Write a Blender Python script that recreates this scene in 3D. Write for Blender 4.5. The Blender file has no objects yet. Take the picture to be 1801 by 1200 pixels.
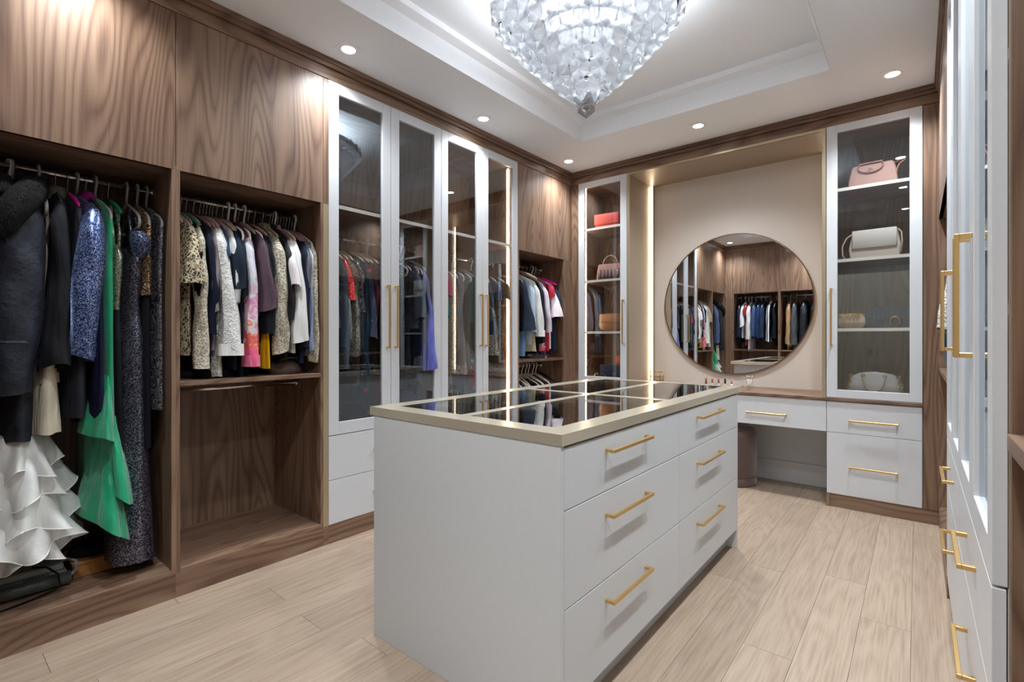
import bpy, bmesh, math, random
from mathutils import Vector, Matrix
from math import sin, cos, pi, radians
SC = bpy.context.scene
COL = SC.collection
RND = random.Random(7)

# ------------------------------------------------------------------ camera
CAMH = 1.2
cam_d = bpy.data.cameras.new('camera')
cam_d.sensor_fit = 'HORIZONTAL'
cam_d.sensor_width = 36.0
cam_d.lens = 36.0 * 869.5 / 1801.0
cam_d.shift_y = -5.7 / 1801.0
cam_d.clip_start = 0.02
cam = bpy.data.objects.new('camera', cam_d)
COL.objects.link(cam)
cam.location = (0, 0, CAMH)
cam.rotation_euler = (pi / 2, 0, 0.686865)
SC.camera = cam
# ------------------------------------------------------------------ world, colour
SC.view_settings.view_transform = 'Standard'
SC.view_settings.look = 'None'
SC.view_settings.exposure = 0.62
SC.view_settings.gamma = 1.0
SC.view_settings.use_curve_mapping = False
w = bpy.data.worlds.new('daylight')
SC.world = w
w.use_nodes = True
w.node_tree.nodes['Background'].inputs[0].default_value = (0.76, 0.88, 1.0, 1)
w.node_tree.nodes['Background'].inputs[1].default_value = 3.0
# ------------------------------------------------------------------ lights of the room, and an added tray fill
CEIL = 2.82
DOWN = [(-2.47, 1.564), (-2.48, 2.69), (-2.473, 3.835), (-1.294, 3.82), (-0.118, 3.827),
        (-0.118, 2.69), (-0.118, 1.564), (-0.118, 0.42), (-1.294, 0.42), (-2.47, 0.42)]
SPOT_W = 80.0
CHAND = (-1.27, 2.13)


def lamp(name, kind, loc, energy, color=(1, 1, 1), rot=(0, 0, 0), **kw):
    d = bpy.data.lights.new(name, kind)
    d.energy = energy
    d.color = color
    for k, v in kw.items():
        setattr(d, k, v)
    o = bpy.data.objects.new(name, d)
    o.location = loc
    o.rotation_euler = rot
    COL.objects.link(o)
    return o


for i, (x, y) in enumerate(DOWN):
    lamp('downlight_lamp', 'SPOT', (x, y, CEIL - 0.012), SPOT_W * (0.78 if x < -2.4 else 1.12), (0.87, 0.945, 1.0), spot_size=radians(134), spot_blend=1.0, shadow_soft_size=0.05)
lamp('added_tray_fill', 'AREA', (CHAND[0], CHAND[1], 2.79), 15.0, (0.88, 0.94, 1.0), rot=(pi, 0, 0), shape='DISK', size=0.74)  # unseen disk inside the chandelier, added to brighten the tray ceiling


# ------------------------------------------------------------------ material helpers
def mat_new(name):
    m = bpy.data.materials.new(name)
    m.use_nodes = True
    nt = m.node_tree
    nt.nodes.clear()
    out = nt.nodes.new('ShaderNodeOutputMaterial')
    return m, nt, out


class G:
    """small node graph writer"""

    def __init__(s, nt):
        s.nt = nt

    def n(s, t, **kw):
        nd = s.nt.nodes.new(t)
        for k, v in kw.items():
            if k.startswith('_'):
                setattr(nd, k[1:], v)
            else:
                key = int(k[1:]) if k[0] == 'i' and k[1:].isdigit() else k
                inp = nd.inputs[key]
                if isinstance(v, bpy.types.NodeSocket):
                    s.nt.links.new(v, inp)
                else:
                    inp.default_value = v
        return nd

    def math(s, op, a, b=0.0, c=0.0, clamp=False):
        nd = s.n('ShaderNodeMath', _operation=op, _use_clamp=clamp, i0=a, i1=b, i2=c)
        return nd.outputs[0]

    def ramp(s, fac, stops, interp='LINEAR'):
        nd = s.n('ShaderNodeValToRGB', Fac=fac)
        r = nd.color_ramp
        r.interpolation = interp
        while len(r.elements) < len(stops):
            r.elements.new(0.5)
        for e, (p, c) in zip(r.elements, stops):
            e.position = p
            e.color = (*c, 1) if len(c) == 3 else c
        return nd.outputs[0]

    def mix(s, fac, a, b, blend='MIX'):
        nd = s.nt.nodes.new('ShaderNodeMix')
        nd.data_type = 'RGBA'
        nd.blend_type = blend
        for idx, v in ((0, fac), (6, a), (7, b)):
            if isinstance(v, bpy.types.NodeSocket):
                s.nt.links.new(v, nd.inputs[idx])
            else:
                nd.inputs[idx].default_value = v if idx == 0 else (*v[:3], 1)
        return nd.outputs[2]

    def co(s, kind='Object', scale=(1, 1, 1), loc=None, rnd=0.0):
        tc = s.n('ShaderNodeTexCoord').outputs[kind]
        if rnd:
            r = s.n('ShaderNodeObjectInfo').outputs['Random']
            v = s.n('ShaderNodeCombineXYZ', X=s.math('MULTIPLY', r, rnd), Y=s.math('MULTIPLY', r, rnd * 1.7), Z=s.math('MULTIPLY', r, rnd * 2.3)).outputs[0]
            tc = s.n('ShaderNodeVectorMath', _operation='ADD', i0=tc, i1=v).outputs[0]
        return s.n('ShaderNodeMapping', Vector=tc, Scale=scale).outputs[0]

    def noise(s, vec, scale=5, detail=3, rough=0.5, dist=0.0):
        return s.n('ShaderNodeTexNoise', Vector=vec, Scale=scale, Detail=detail, Roughness=rough, Distortion=dist).outputs['Fac']

    def bump(s, h, strength=0.2, dist=0.002):
        return s.n('ShaderNodeBump', Height=h, Strength=strength, Distance=dist).outputs[0]


def srgb(h):
    if isinstance(h, str):
        h = h.lstrip('#')
        c = [int(h[i:i + 2], 16) / 255 for i in (0, 2, 4)]
    else:
        c = h
    return tuple(x / 12.92 if x <= 0.04045 else ((x + 0.055) / 1.055) ** 2.4 for x in c)


def bsdf(g, out, color, rough=0.5, metal=0.0, normal=None, **kw):
    p = g.n('ShaderNodeBsdfPrincipled', Roughness=rough, Metallic=metal)
    p.inputs['Base Color'].default_value = (0.5, 0.5, 0.5, 1)
    if isinstance(color, bpy.types.NodeSocket):
        g.nt.links.new(color, p.inputs['Base Color'])
    else:
        p.inputs['Base Color'].default_value = (*color[:3], 1)
    if normal is not None:
        g.nt.links.new(normal, p.inputs['Normal'])
    for k, v in kw.items():
        k = k.replace('_', ' ')
        if isinstance(v, bpy.types.NodeSocket):
            g.nt.links.new(v, p.inputs[k])
        else:
            p.inputs[k].default_value = v
    g.nt.links.new(p.outputs[0], out.inputs[0])
    return p


def paint(name, col, rough=0.4, metal=0.0, rnd_tone=0.0, **kw):
    m, nt, out = mat_new(name)
    g = G(nt)
    nz = g.noise(g.co(scale=(1, 1, 1)), 60, 2)
    c = srgb(col)
    colr = g.mix(nz, [x * 0.97 for x in c], [min(1, x * 1.03) for x in c])
    bsdf(g, out, colr, rough, metal, **kw)
    return m


def walnut(axis):
    """walnut veneer, grain along the axis: long cathedral figures over fine streaks"""
    m, nt, out = mat_new('walnut_grain_' + axis)
    g = G(nt)
    a = {'x': 0, 'y': 1, 'z': 2}[axis]
    sc = [1.0, 1.0, 1.0]
    sc[a] = 0.13
    v = g.co(scale=sc, rnd=3.0)
    base = g.noise(v, 4.2, 1.2, 0.4, 0.08)
    fr = g.math('FRACT', g.math('MULTIPLY', base, 22.0))
    saw = g.math('SUBTRACT', 1.0, g.math('ABSOLUTE', g.math('SUBTRACT', g.math('MULTIPLY', fr, 2.0), 1.0)))
    saw = g.math('POWER', saw, 2.0)
    sc2 = [1.0, 1.0, 1.0]
    sc2[a] = 0.02
    v2 = g.co(scale=sc2, rnd=3.0)
    streak = g.noise(v2, 170, 3, 0.6)
    wide = g.noise(v2, 11, 2, 0.5)
    f = g.math('ADD', g.math('MULTIPLY', saw, -0.24), g.math('MULTIPLY', streak, 0.34))
    f = g.math('ADD', f, g.math('MULTIPLY', wide, 0.62))
    f = g.math('ADD', f, 0.03)
    col = g.ramp(f, [(0.10, srgb('#4f382b')), (0.34, srgb('#705442')), (0.58, srgb('#8e725d')), (0.85, srgb('#a38872'))])
    sc3 = [1.0, 1.0, 1.0]
    sc3[a] = 0.06
    pore = g.noise(g.co(scale=sc3, rnd=1.0), 420, 1, 0.5)
    bsdf(g, out, col, 0.42, 0, normal=g.bump(pore, 0.12, 0.001))
    return m


def oak():
    m, nt, out = mat_new('pale_oak')
    g = G(nt)
    v = g.co(scale=(1, 0.13, 1), rnd=9.0)
    base = g.noise(v, 4.5, 2, 0.5, 0.3)
    fr = g.math('FRACT', g.math('MULTIPLY', base, 13.0))
    saw = g.math('SUBTRACT', 1.0, g.math('ABSOLUTE', g.math('SUBTRACT', g.math('MULTIPLY', fr, 2.0), 1.0)))
    streak = g.noise(g.co(scale=(1, 0.03, 1), rnd=9.0), 120, 3, 0.6)
    f = g.math('ADD', g.math('MULTIPLY', saw, 0.12), g.math('MULTIPLY', streak, 0.7))
    f = g.math('ADD', f, 0.06)
    r = g.n('ShaderNodeObjectInfo').outputs['Random']
    col = g.ramp(f, [(0.25, srgb('#8f7965')), (0.5, srgb('#a5917e')), (0.8, srgb('#b3a08f'))])
    tone = g.ramp(r, [(0.0, (0.90, 0.88, 0.87)), (0.5, (1.0, 0.98, 0.97)), (1.0, (1.06, 1.05, 1.04))])
    col = g.mix(1.0, col, tone, 'MULTIPLY')
    kn = g.n('ShaderNodeTexVoronoi', Vector=g.co(scale=(1, 0.7, 1), rnd=5.0), Scale=2.2).outputs['Distance']
    k2 = g.ramp(kn, [(0.012, (1, 1, 1)), (0.03, (0, 0, 0))])
    col = g.mix(k2, col, srgb('#7b6450'))
    bsdf(g, out, col, 0.5, 0, normal=g.bump(streak, 0.08, 0.001))
    return m


def glass_pane(name, tint=(0.96, 0.97, 0.975), ior=1.5, gloss=(1, 1, 1)):
    m, nt, out = mat_new(name)
    g = G(nt)
    bf = g.n('ShaderNodeNewGeometry').outputs['Backfacing']
    eta = g.math('ADD', ior, g.math('MULTIPLY', bf, 1.0 / ior - ior))
    fr = g.n('ShaderNodeFresnel', IOR=eta).outputs[0]
    t = g.n('ShaderNodeBsdfTransparent')
    t.inputs[0].default_value = (*tint, 1)
    gl = g.n('ShaderNodeBsdfGlossy', Roughness=0.0)
    gl.inputs[0].default_value = (*gloss, 1)
    mx = g.n('ShaderNodeMixShader', Fac=fr)
    nt.links.new(t.outputs[0], mx.inputs[1])
    nt.links.new(gl.outputs[0], mx.inputs[2])
    nt.links.new(mx.outputs[0], out.inputs[0])
    return m


def emit(name, col, strength):
    m, nt, out = mat_new(name)
    g = G(nt)
    e = g.n('ShaderNodeEmission', Strength=strength)
    e.inputs[0].default_value = (*col, 1)
    nt.links.new(e.outputs[0], out.inputs[0])
    return m


def crystal_mat():
    m, nt, out = mat_new('cut_crystal')
    g = G(nt)
    lw = g.n('ShaderNodeLayerWeight', Blend=0.45).outputs['Fresnel']
    t = g.n('ShaderNodeBsdfTransparent')
    t.inputs[0].default_value = (0.93, 0.94, 0.95, 1)
    gl = g.n('ShaderNodeBsdfGlossy', Roughness=0.16)
    gl.inputs[0].default_value = (1, 1, 1, 1)
    tr = g.n('ShaderNodeBsdfTranslucent')
    tr.inputs[0].default_value = (0.74, 0.75, 0.77, 1)
    a = g.n('ShaderNodeMixShader', Fac=0.5)
    nt.links.new(t.outputs[0], a.inputs[1])
    nt.links.new(tr.outputs[0], a.inputs[2])
    b = g.n('ShaderNodeMixShader', Fac=g.math('ADD', g.math('MULTIPLY', lw, 0.7), 0.10, clamp=True))
    nt.links.new(a.outputs[0], b.inputs[1])
    nt.links.new(gl.outputs[0], b.inputs[2])
    nt.links.new(b.outputs[0], out.inputs[0])
    return m


M = {}
for ax in 'xyz':
    M['w' + ax] = walnut(ax)
M['oak'] = oak()
M['white'] = paint('cabinet_white', '#d3d4d7', 0.38)
M['island'] = paint('island_grey_white', '#cacbcc', 0.42)
M['wall'] = paint('wall_paint', '#dcdcda', 0.8)
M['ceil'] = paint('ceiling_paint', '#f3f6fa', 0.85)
M['tray'] = paint('tray_paint', '#f6f7f9', 0.6)
M['champagne'] = paint('champagne_lacquer', '#b9a88a', 0.33, 0.55)
M['champtop'] = paint('champagne_island_top', '#c3b8a4', 0.25, 0.4)
M['niche'] = paint('niche_champagne_panel', '#a89886', 0.42, 0.35)
M['cream'] = paint('cream_wall_panel', '#dfd3c7', 0.6)
M['brass'] = paint('brushed_brass', '#dab67a', 0.35, 0.9)
M['gold'] = paint('polished_gold', '#d8b26a', 0.2, 1.0)
M['chrome'] = paint('chrome', '#d6d6d8', 0.15, 1.0)
M['darkchrome'] = paint('dark_chrome', '#6b6967', 0.2, 1.0)
M['glass'] = glass_pane('door_glass', (0.95, 0.955, 0.96), 1.85, (0.86, 0.94, 1.0))
M['topglass'] = glass_pane('island_top_glass', (0.80, 0.82, 0.82), 1.9)
M['acrylic'] = glass_pane('clear_acrylic', (0.97, 0.97, 0.97), 1.3)
M['crystal'] = crystal_mat()
M['mirror'] = paint('mirror_silver', '#f2f4f5', 0.0, 1.0)
M['led'] = emit('warm_led', (1.0, 0.82, 0.60), 13.0)
M['lens'] = emit('downlight_lens', (1.0, 0.98, 0.95), 14.0)
M['bulb'] = emit('chandelier_bulb', (1.0, 0.98, 0.96), 1.2)
M['tray_felt'] = paint('dark_felt', '#3b3330', 0.9)
M['hall'] = paint('hall_beige', '#b9a992', 0.7)
M['dark'] = paint('dark_gap', '#2a2422', 0.9)
M['edge'] = paint('shelf_edge_cream', '#efe9e0', 0.4)


# ------------------------------------------------------------------ mesh helpers
class MB:
    def __init__(s):
        s.v = []
        s.f = []
        s.sm = []

    def add(s, vs, fs, smooth=False):
        o = len(s.v)
        s.v += [tuple(p) for p in vs]
        s.f += [tuple(i + o for i in f) for f in fs]
        s.sm += [smooth] * len(fs)
        return s

    def box(s, x0, x1, y0, y1, z0, z1):
        x0, x1 = min(x0, x1), max(x0, x1)
        y0, y1 = min(y0, y1), max(y0, y1)
        z0, z1 = min(z0, z1), max(z0, z1)
        return s.add([(x0, y0, z0), (x1, y0, z0), (x1, y1, z0), (x0, y1, z0), (x0, y0, z1), (x1, y0, z1), (x1, y1, z1), (x0, y1, z1)],
                     [(0, 3, 2, 1), (4, 5, 6, 7), (0, 1, 5, 4), (1, 2, 6, 5), (2, 3, 7, 6), (3, 0, 4, 7)])

    def rings(s, rings, closed=True, cap=True, smooth=True):
        n = len(rings[0])
        vs = [p for r in rings for p in r]
        fs = []
        for i in range(len(rings) - 1):
            for j in range(n if closed else n - 1):
                k = (j + 1) % n
                fs.append((i * n + j, i * n + k, (i + 1) * n + k, (i + 1) * n + j))
        if cap and closed:
            fs.append(tuple(range(n - 1, -1, -1)))
            fs.append(tuple((len(rings) - 1) * n + j for j in range(n)))
        return s.add(vs, fs, smooth)

    def tube(s, path, r, n=8, cap=True, smooth=True):
        path = [Vector(p) for p in path]
        rs = r if isinstance(r, (list, tuple)) else [r] * len(path)
        out = []
        up = Vector((0, 0, 1))
        prev = None
        for i, p in enumerate(path):
            t = (path[min(i + 1, len(path) - 1)] - path[max(i - 1, 0)]).normalized()
            if prev is None:
                a = up if abs(t.z) < 0.9 else Vector((1, 0, 0))
                b = t.cross(a).normalized()
            else:
                b = (prev - t * prev.dot(t))
                b = b.normalized() if b.length > 1e-6 else t.orthogonal().normalized()
            prev = b
            c = t.cross(b)
            out.append([p + (b * cos(2 * pi * j / n) + c * sin(2 * pi * j / n)) * rs[i] for j in range(n)])
        return s.rings(out, True, cap, smooth)

    def lathe(s, prof, n=24, c=(0, 0), smooth=True, cap=True):
        return s.rings([[(c[0] + r * cos(2 * pi * j / n), c[1] + r * sin(2 * pi * j / n), z) for j in range(n)] for r, z in prof], True, cap, smooth)

    def build(s, name, mat, parent=None, loc=None, bevel=0.0, world=True, kind=None, subsurf=0, label=None):
        me = bpy.data.meshes.new(name)
        me.from_pydata(s.v, [], s.f)
        me.polygons.foreach_set('use_smooth', s.sm)
        if isinstance(mat, str):
            mat = M[mat]
        if isinstance(mat, bpy.types.Material):
            me.materials.append(mat)
        me.update()
        o = bpy.data.objects.new(name, me)
        COL.objects.link(o)
        if loc:
            o.location = loc
        if parent is not None:
            o.parent = parent
            if world:
                q = parent
                t = Vector((0, 0, 0))
                while q:
                    t += q.location
                    q = q.parent if not q.get('_w') else None
                if not parent.get('_w'):
                    o.matrix_parent_inverse = Matrix.Translation(-t)
        if world:
            o['_w'] = 1
        if bevel:
            b = o.modifiers.new('bevel', 'BEVEL')
            b.width = bevel
            b.segments = 1
            b.limit_method = 'ANGLE'
        if subsurf:
            q = o.modifiers.new('sub', 'SUBSURF')
            q.levels = q.render_levels = subsurf
        if kind:
            o['kind'] = kind
        if label:
            o['label'] = label
        return o


def thing(name, label, cat, loc=(0, 0, 0), rz=0, group=None):
    o = bpy.data.objects.new(name, None)
    COL.objects.link(o)
    o.location = loc
    o.rotation_euler = (0, 0, rz)
    o.empty_display_size = 0.05
    tag(o, label, cat, group)
    return o


def tag(o, label, cat, group=None):
    o['label'] = label
    o['category'] = cat
    if group:
        o['group'] = group
    return o


def struct(o):
    o['kind'] = 'structure'
    return o


def bx(name, mat, parent, b, bevel=0.0, label=None, kind=None):
    return MB().box(*b).build(name, mat, parent, bevel=bevel, label=label, kind=kind)
# ------------------------------------------------------------------ the setting
XL, YB, XR, YN = -2.645, 4.155, 0.105, 0.08      # front planes of the joinery on the four sides
DEP = 0.575
floor = struct(bx('floor', 'dark', None, (-3.3, 0.8, -1.6, 4.75, -0.04, -0.012)))
pr = random.Random(3)
k = 0
x = -3.25
while x < 0.72:
    x1 = min(x + 0.17, 0.78)
    y = -1.55 - pr.random() * 1.4
    while y < 4.70:
        L = pr.uniform(1.2, 2.1)
        y0, y1 = max(y, -1.55), min(y + L, 4.70)
        if y1 - y0 > 0.05:
            bx('floor_plank', 'oak', floor, (x + 0.0006, x1 - 0.0006, y0 + 0.0007, y1 - 0.0007, -0.012, 0.0))
        y += L
    x = x1
struct(bx('wall_left', 'wall', None, (-3.35, -3.25, -0.6, 4.8, 0, 3.1)))
struct(bx('wall_back', 'wall', None, (-3.35, 0.85, 4.70, 4.8, 0, 3.1)))
struct(bx('wall_right', 'wall', None, (0.75, 0.85, -0.6, 4.8, 0, 3.1)))
m = MB()
m.box(-3.35, -1.02, -0.6, -0.5, 0, 3.1)
m.box(-1.02, 0.85, -0.6, -0.5, 2.15, 3.1)
m.box(0.35, 0.85, -0.6, -0.5, 0, 2.15)
struct(m.build('wall_near', 'wall'))
# the hall outside the doorway, ceiling left off so sky light adds fill
struct(bx('wall_hall', 'hall', None, (-2.4, 1.6, -3.1, -3.0, 0, 3.1)))
struct(bx('wall_hall_left', 'hall', None, (-2.5, -2.4, -3.1, -0.6, 0, 3.1)))
struct(bx('wall_hall_right', 'hall', None, (1.6, 1.7, -3.1, -0.6, 0, 3.1)))
struct(bx('wall_hall_near', 'hall', None, (0.85, 1.7, -0.6, -0.5, 0, 3.1)))
struct(bx('floor_hall', 'oak', None, (-2.4, 1.6, -3.0, -1.6, -0.04, -0.001)))
# ceiling with its recessed tray
TX0, TX1, TY0, TY1 = -2.146, -0.405, 0.70, 3.527
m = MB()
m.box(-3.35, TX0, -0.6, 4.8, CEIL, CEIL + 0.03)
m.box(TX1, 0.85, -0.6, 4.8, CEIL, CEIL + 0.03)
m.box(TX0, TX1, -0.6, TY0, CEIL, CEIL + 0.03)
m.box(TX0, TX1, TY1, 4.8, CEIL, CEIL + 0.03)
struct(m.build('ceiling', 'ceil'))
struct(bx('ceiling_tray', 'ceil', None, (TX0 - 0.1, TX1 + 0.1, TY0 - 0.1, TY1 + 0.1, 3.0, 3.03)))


def quadring(m, prof):
    rr = []
    for off, z in prof:
        rr.append([(TX0 + off, TY0 + off, z), (TX1 - off, TY0 + off, z), (TX1 - off, TY1 - off, z), (TX0 + off, TY1 - off, z)])
    m.rings(rr, True, False, False)


m = MB()
quadring(m, [(0.001, CEIL - 0.0005), (0.001, 2.945), (0.05, 2.965), (0.05, 3.001), (-0.05, 3.001), (-0.05, CEIL + 0.035), (0.0, CEIL + 0.035)])
struct(m.build('trim_1', 'tray'))

# downlights
dl = None
dlm = MB().lathe([(0.0, CEIL - 0.004), (0.034, CEIL - 0.004), (0.034, CEIL - 0.002), (0.0, CEIL - 0.002)], 24, cap=False)
for i, (x, y) in enumerate(DOWN):
    where = {0: 'above the white glass doors nearest the open clothes bays', 1: 'above the middle pair of left glass doors', 2: 'in the far corner of the ceiling',
             3: 'over the vanity niche', 4: 'before the handbag cabinet right of the mirror', 5: 'over the middle of the right wall cabinets', 6: 'over the near end of the right wall cabinets',
             7: 'over the doorway behind the viewer', 8: 'before the near wardrobe with the folded shelf', 9: 'in the near left corner of the ceiling'}[i]
    t = thing('downlight', 'recessed ceiling downlight ' + where, 'ceiling light', (x, y, CEIL), 0, 'recessed ceiling downlights')
    m = MB()
    s = 0.062
    m.box(-s, s, -s, s, -0.003, 0.0)
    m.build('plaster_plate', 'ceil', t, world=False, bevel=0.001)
    m = MB().lathe([(0.036, -0.002), (0.047, -0.007), (0.05, -0.003)], 28, cap=False)
    m.build('trim_ring', 'tray', t, world=False)
    m = MB().lathe([(0.001, -0.0045), (0.036, -0.0045), (0.036, -0.003)], 24, cap=True)
    m.build('lens', 'lens', t, world=False)


# ------------------------------------------------------------------ joinery helpers
def B(side, a0, a1, d0, d1, z0, z1):
    if side == 'left':
        return (XL - d0, XL - d1, a0, a1, z0, z1)
    if side == 'right':
        return (XR + d0, XR + d1, a0, a1, z0, z1)
    if side == 'back':
        return (a0, a1, YB + d0, YB + d1, z0, z1)
    return (a0, a1, YN - d0, YN - d1, z0, z1)


def P(side, a, d, z):
    b = B(side, a, a, d, d, z, z)
    return (b[0], b[2], b[4])


def alongmat(side):
    return 'wy' if side in ('left', 'right') else 'wx'


def handle(side, parent, a, z, L, vertical, d0=0.0, name='handle'):
    m = MB()
    t = 0.006
    if vertical:
        m.box(*B(side, a - t, a + t, d0 - 0.034, d0 - 0.024, z - L / 2, z + L / 2))
        for e in (-1, 1):
            zz = z + e * (L / 2 - t)
            m.box(*B(side, a - t, a + t, d0 - 0.024, d0, zz - t, zz + t))
    else:
        m.box(*B(side, a - L / 2, a + L / 2, d0 - 0.034, d0 - 0.024, z - t, z + t))
        for e in (-1, 1):
            aa = a + e * (L / 2 - t)
            m.box(*B(side, aa - t, aa + t, d0 - 0.024, d0, z - t, z + t))
    return m.build(name, 'brass', parent, bevel=0.001)


def rod(side, parent, a0, a1, z, d=0.275, r=0.0125):
    m = MB()
    p0, p1 = P(side, a0, d, z), P(side, a1, d, z)
    m.tube([p0, p1], r, 12)
    o = m.build('hanging_rod', 'chrome', parent)
    for e, p in ((1, a0), (-1, a1)):
        q = MB()
        q.tube([P(side, p, d, z), P(side, p + e * 0.012, d, z)], 0.021, 14)
        q.build('rod_socket', 'chrome', o)
    return o


def glass_door(side, parent, a0, a1, z0, z1, hside, fr=0.065, frb=0.072, hz=(1.133, 1.54), d0=0.0, label=None):
    g = 0.0015
    a0 += g
    a1 -= g
    z0 += g
    z1 -= g
    m = MB()
    m.box(*B(side, a0, a0 + fr, d0, d0 + 0.022, z0, z1))
    m.box(*B(side, a1 - fr, a1, d0, d0 + 0.022, z0, z1))
    m.box(*B(side, a0 + fr, a1 - fr, d0, d0 + 0.022, z1 - fr, z1))
    m.box(*B(side, a0 + fr, a1 - fr, d0, d0 + 0.022, z0, z0 + frb))
    door = m.build('door', 'white', parent, bevel=0.0012, label=label)
    MB().box(*B(side, a0 + fr, a1 - fr, d0 + 0.010, d0 + 0.014, z0 + frb, z1 - fr)).build('glass_pane', 'glass', door)
    ha = a0 + 0.03 if hside < 0 else a1 - 0.03
    handle(side, door, ha, (hz[0] + hz[1]) / 2, hz[1] - hz[0], True, d0)
    return door


def drawer(side, parent, a0, a1, z0, z1, hz=None, hl=0.27, d0=0.0, mat='white', ha=None):
    g = 0.0015
    o = bx('drawer', mat, parent, B(side, a0 + g, a1 - g, d0, d0 + 0.02, z0 + g, z1 - g), 0.001)
    if hl:
        handle(side, o, (a0 + a1) / 2 if ha is None else ha, (z0 + z1) / 2 if hz is None else hz, hl, False, d0)
    return o


def carcass(side, t, a0, a1, z0, z1, th=0.017, d0=0.0, dep=DEP, bottom=True, top=True, mats=None):
    al = alongmat(side)
    bx('side_panel', 'wz', t, B(side, a0, a0 + th, d0, dep, z0, z1), 0.0006)
    bx('side_panel', 'wz', t, B(side, a1 - th, a1, d0, dep, z0, z1), 0.0006)
    bx('back_panel', 'wz', t, B(side, a0 + th, a1 - th, dep - 0.012, dep, z0, z1))
    if bottom:
        bx('bottom_board', al, t, B(side, a0 + th, a1 - th, d0, dep - 0.012, z0, z0 + 0.02), 0.0006)
    if top:
        bx('top_board', al, t, B(side, a0 + th, a1 - th, d0, dep - 0.012, z1 - 0.02, z1), 0.0006)


def shelf(side, t, a0, a1, z, th=0.022, d0=0.0, edge=True, mat=None, dep=DEP - 0.012):
    s = bx('shelf', mat or alongmat(side), t, B(side, a0, a1, d0 + (0.003 if edge else 0), dep, z - th, z), 0.0006)
    if edge:
        bx('edge_strip', 'edge', s, B(side, a0, a1, d0, d0 + 0.003, z - th, z))
    return s


def open_bay(side, a0, a1, label, shelves=(), rods=(), split=1.975, cat='wardrobe', upper=True, th=0.017, zb=0.11, ua1=None):
    t = thing('wardrobe', label, cat, P(side, (a0 + a1) / 2, 0.28, 0))
    al = alongmat(side)
    bx('plinth', al, t, B(side, a0, a1, 0.0, 0.02, 0, zb))
    carcass(side, t, a0, a1, zb, split + 0.02, th)
    for z in shelves:
        shelf(side, t, a0 + th, a1 - th, z, 0.022, edge=False)
    for z in rods:
        rod(side, t, a0 + th, a1 - th, z)
    if upper:
        bx('upper_door', 'wz', t, B(side, a0 + 0.0015, (ua1 or a1) - 0.0015, -0.0005, 0.02, split, 2.70), 0.001)
        bx('upper_box', 'wz', t, B(side, a0, ua1 or a1, 0.022, DEP, split + 0.022, 2.815))
    return t


# left wall ---------------------------------------------------------
tA = open_bay('left', 0.10, 0.78, 'walnut wardrobe bay with long evening gowns, nearest on the left wall', rods=(1.915,))
tB = open_bay('left', 0.78, 1.512, 'walnut wardrobe bay with mid shelf and empty lower space', shelves=(0.997,), rods=(1.915, 0.93))
o = bx('edge_trim', 'champagne', tB, B('left', 1.512, 1.545, 0.0, 0.03, 0.108, 1.975), 0.0006)
bx('filler_panel', 'wz', tB, B('left', 1.512, 1.545, 0.03, DEP, 0.108, 1.975))
bx('plinth', 'wy', tB, B('left', 1.512, 1.545, 0.0, 0.02, 0.0, 0.108))
bx('filler_panel', 'wz', tB, B('left', 1.512, 1.545, 0.0, DEP, 1.975, 2.70))

LEDL = []
for (a0, am, a1, lab) in ((1.545, 1.986, 2.425, 'tall white glass-door cabinet beside the open bay with beige and white blouses'),
                          (2.425, 2.863, 3.305, 'tall white glass-door cabinet with a lit strip, next to the corner wardrobe')):
    t = thing('glass_cabinet', lab, 'cabinet', P('left', am, 0.28, 0))
    bx('plinth', 'wy', t, B('left', a0, a1, 0.0, 0.02, 0, 0.108))
    carcass('left', t, a0, a1, 0.635, 2.70, d0=0.024)
    bx('drawer_box', 'white', t, B('left', a0, a1, 0.022, DEP, 0.108, 0.633))
    shelf('left', t, a0 + 0.017, a1 - 0.017, 1.995, d0=0.03)
    rod('left', t, a0 + 0.017, a1 - 0.017, 1.845)
    glass_door('left', t, a0, am, 0.627, 2.705, 1)
    glass_door('left', t, am, a1, 0.627, 2.705, -1)
    drawer('left', t, a0, a1, 0.367, 0.625)
    drawer('left', t, a0, a1, 0.108, 0.367)
    if a1 > 3:
        bx('light_strip', 'led', t, B('left', a1 - 0.026, a1 - 0.018, 0.085, 0.103, 0.66, 2.66))
tC = open_bay('left', 3.305, 4.03, 'walnut corner wardrobe beside the glass doors, shirts above and empty hangers below', shelves=(1.009,), rods=(1.875, 0.93), split=1.955, ua1=4.155)
bx('filler_panel', 'wz', tC, B('left', 4.03, 4.155, 0.0, 0.02, 0.0, 1.955))

# back wall -----------------------------------------------------------
t = thing('glass_cabinet', 'narrow white glass-door cabinet with lit edge and handbags, in the far corner', 'cabinet', (-2.31, YB + 0.2, 0))
bx('filler_panel', 'wz', t, B('back', -2.645, -2.570, 0.0, 0.02, 0.0, 2.70))
carcass('back', t, -2.568, -2.052, 0.745, 2.70, d0=0.024, dep=0.50)
bx('drawer_box', 'white', t, B('back', -2.568, -2.052, 0.022, 0.50, 0.095, 0.743))
bx('plinth', 'wx', t, B('back', -2.568, -2.052, 0.0, 0.02, 0, 0.095))
for z in (1.262, 1.757, 2.260):
    shelf('back', t, -2.551, -2.069, z, d0=0.03, dep=0.48)
glass_door('back', t, -2.568, -2.052, 0.745, 2.715, 1, frb=0.085, hz=(1.145, 1.552))
bx('light_strip', 'led', t, B('back', -2.520, -2.508, 0.045, 0.055, 0.79, 2.66))
bx('light_channel', 'edge', t, B('back', -2.551, -2.520, 0.030, 0.055, 0.79, 2.66))
drawer('back', t, -2.568, -2.052, 0.53, 0.743)
drawer('back', t, -2.568, -2.052, 0.095, 0.53, hz=0.30)

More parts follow.
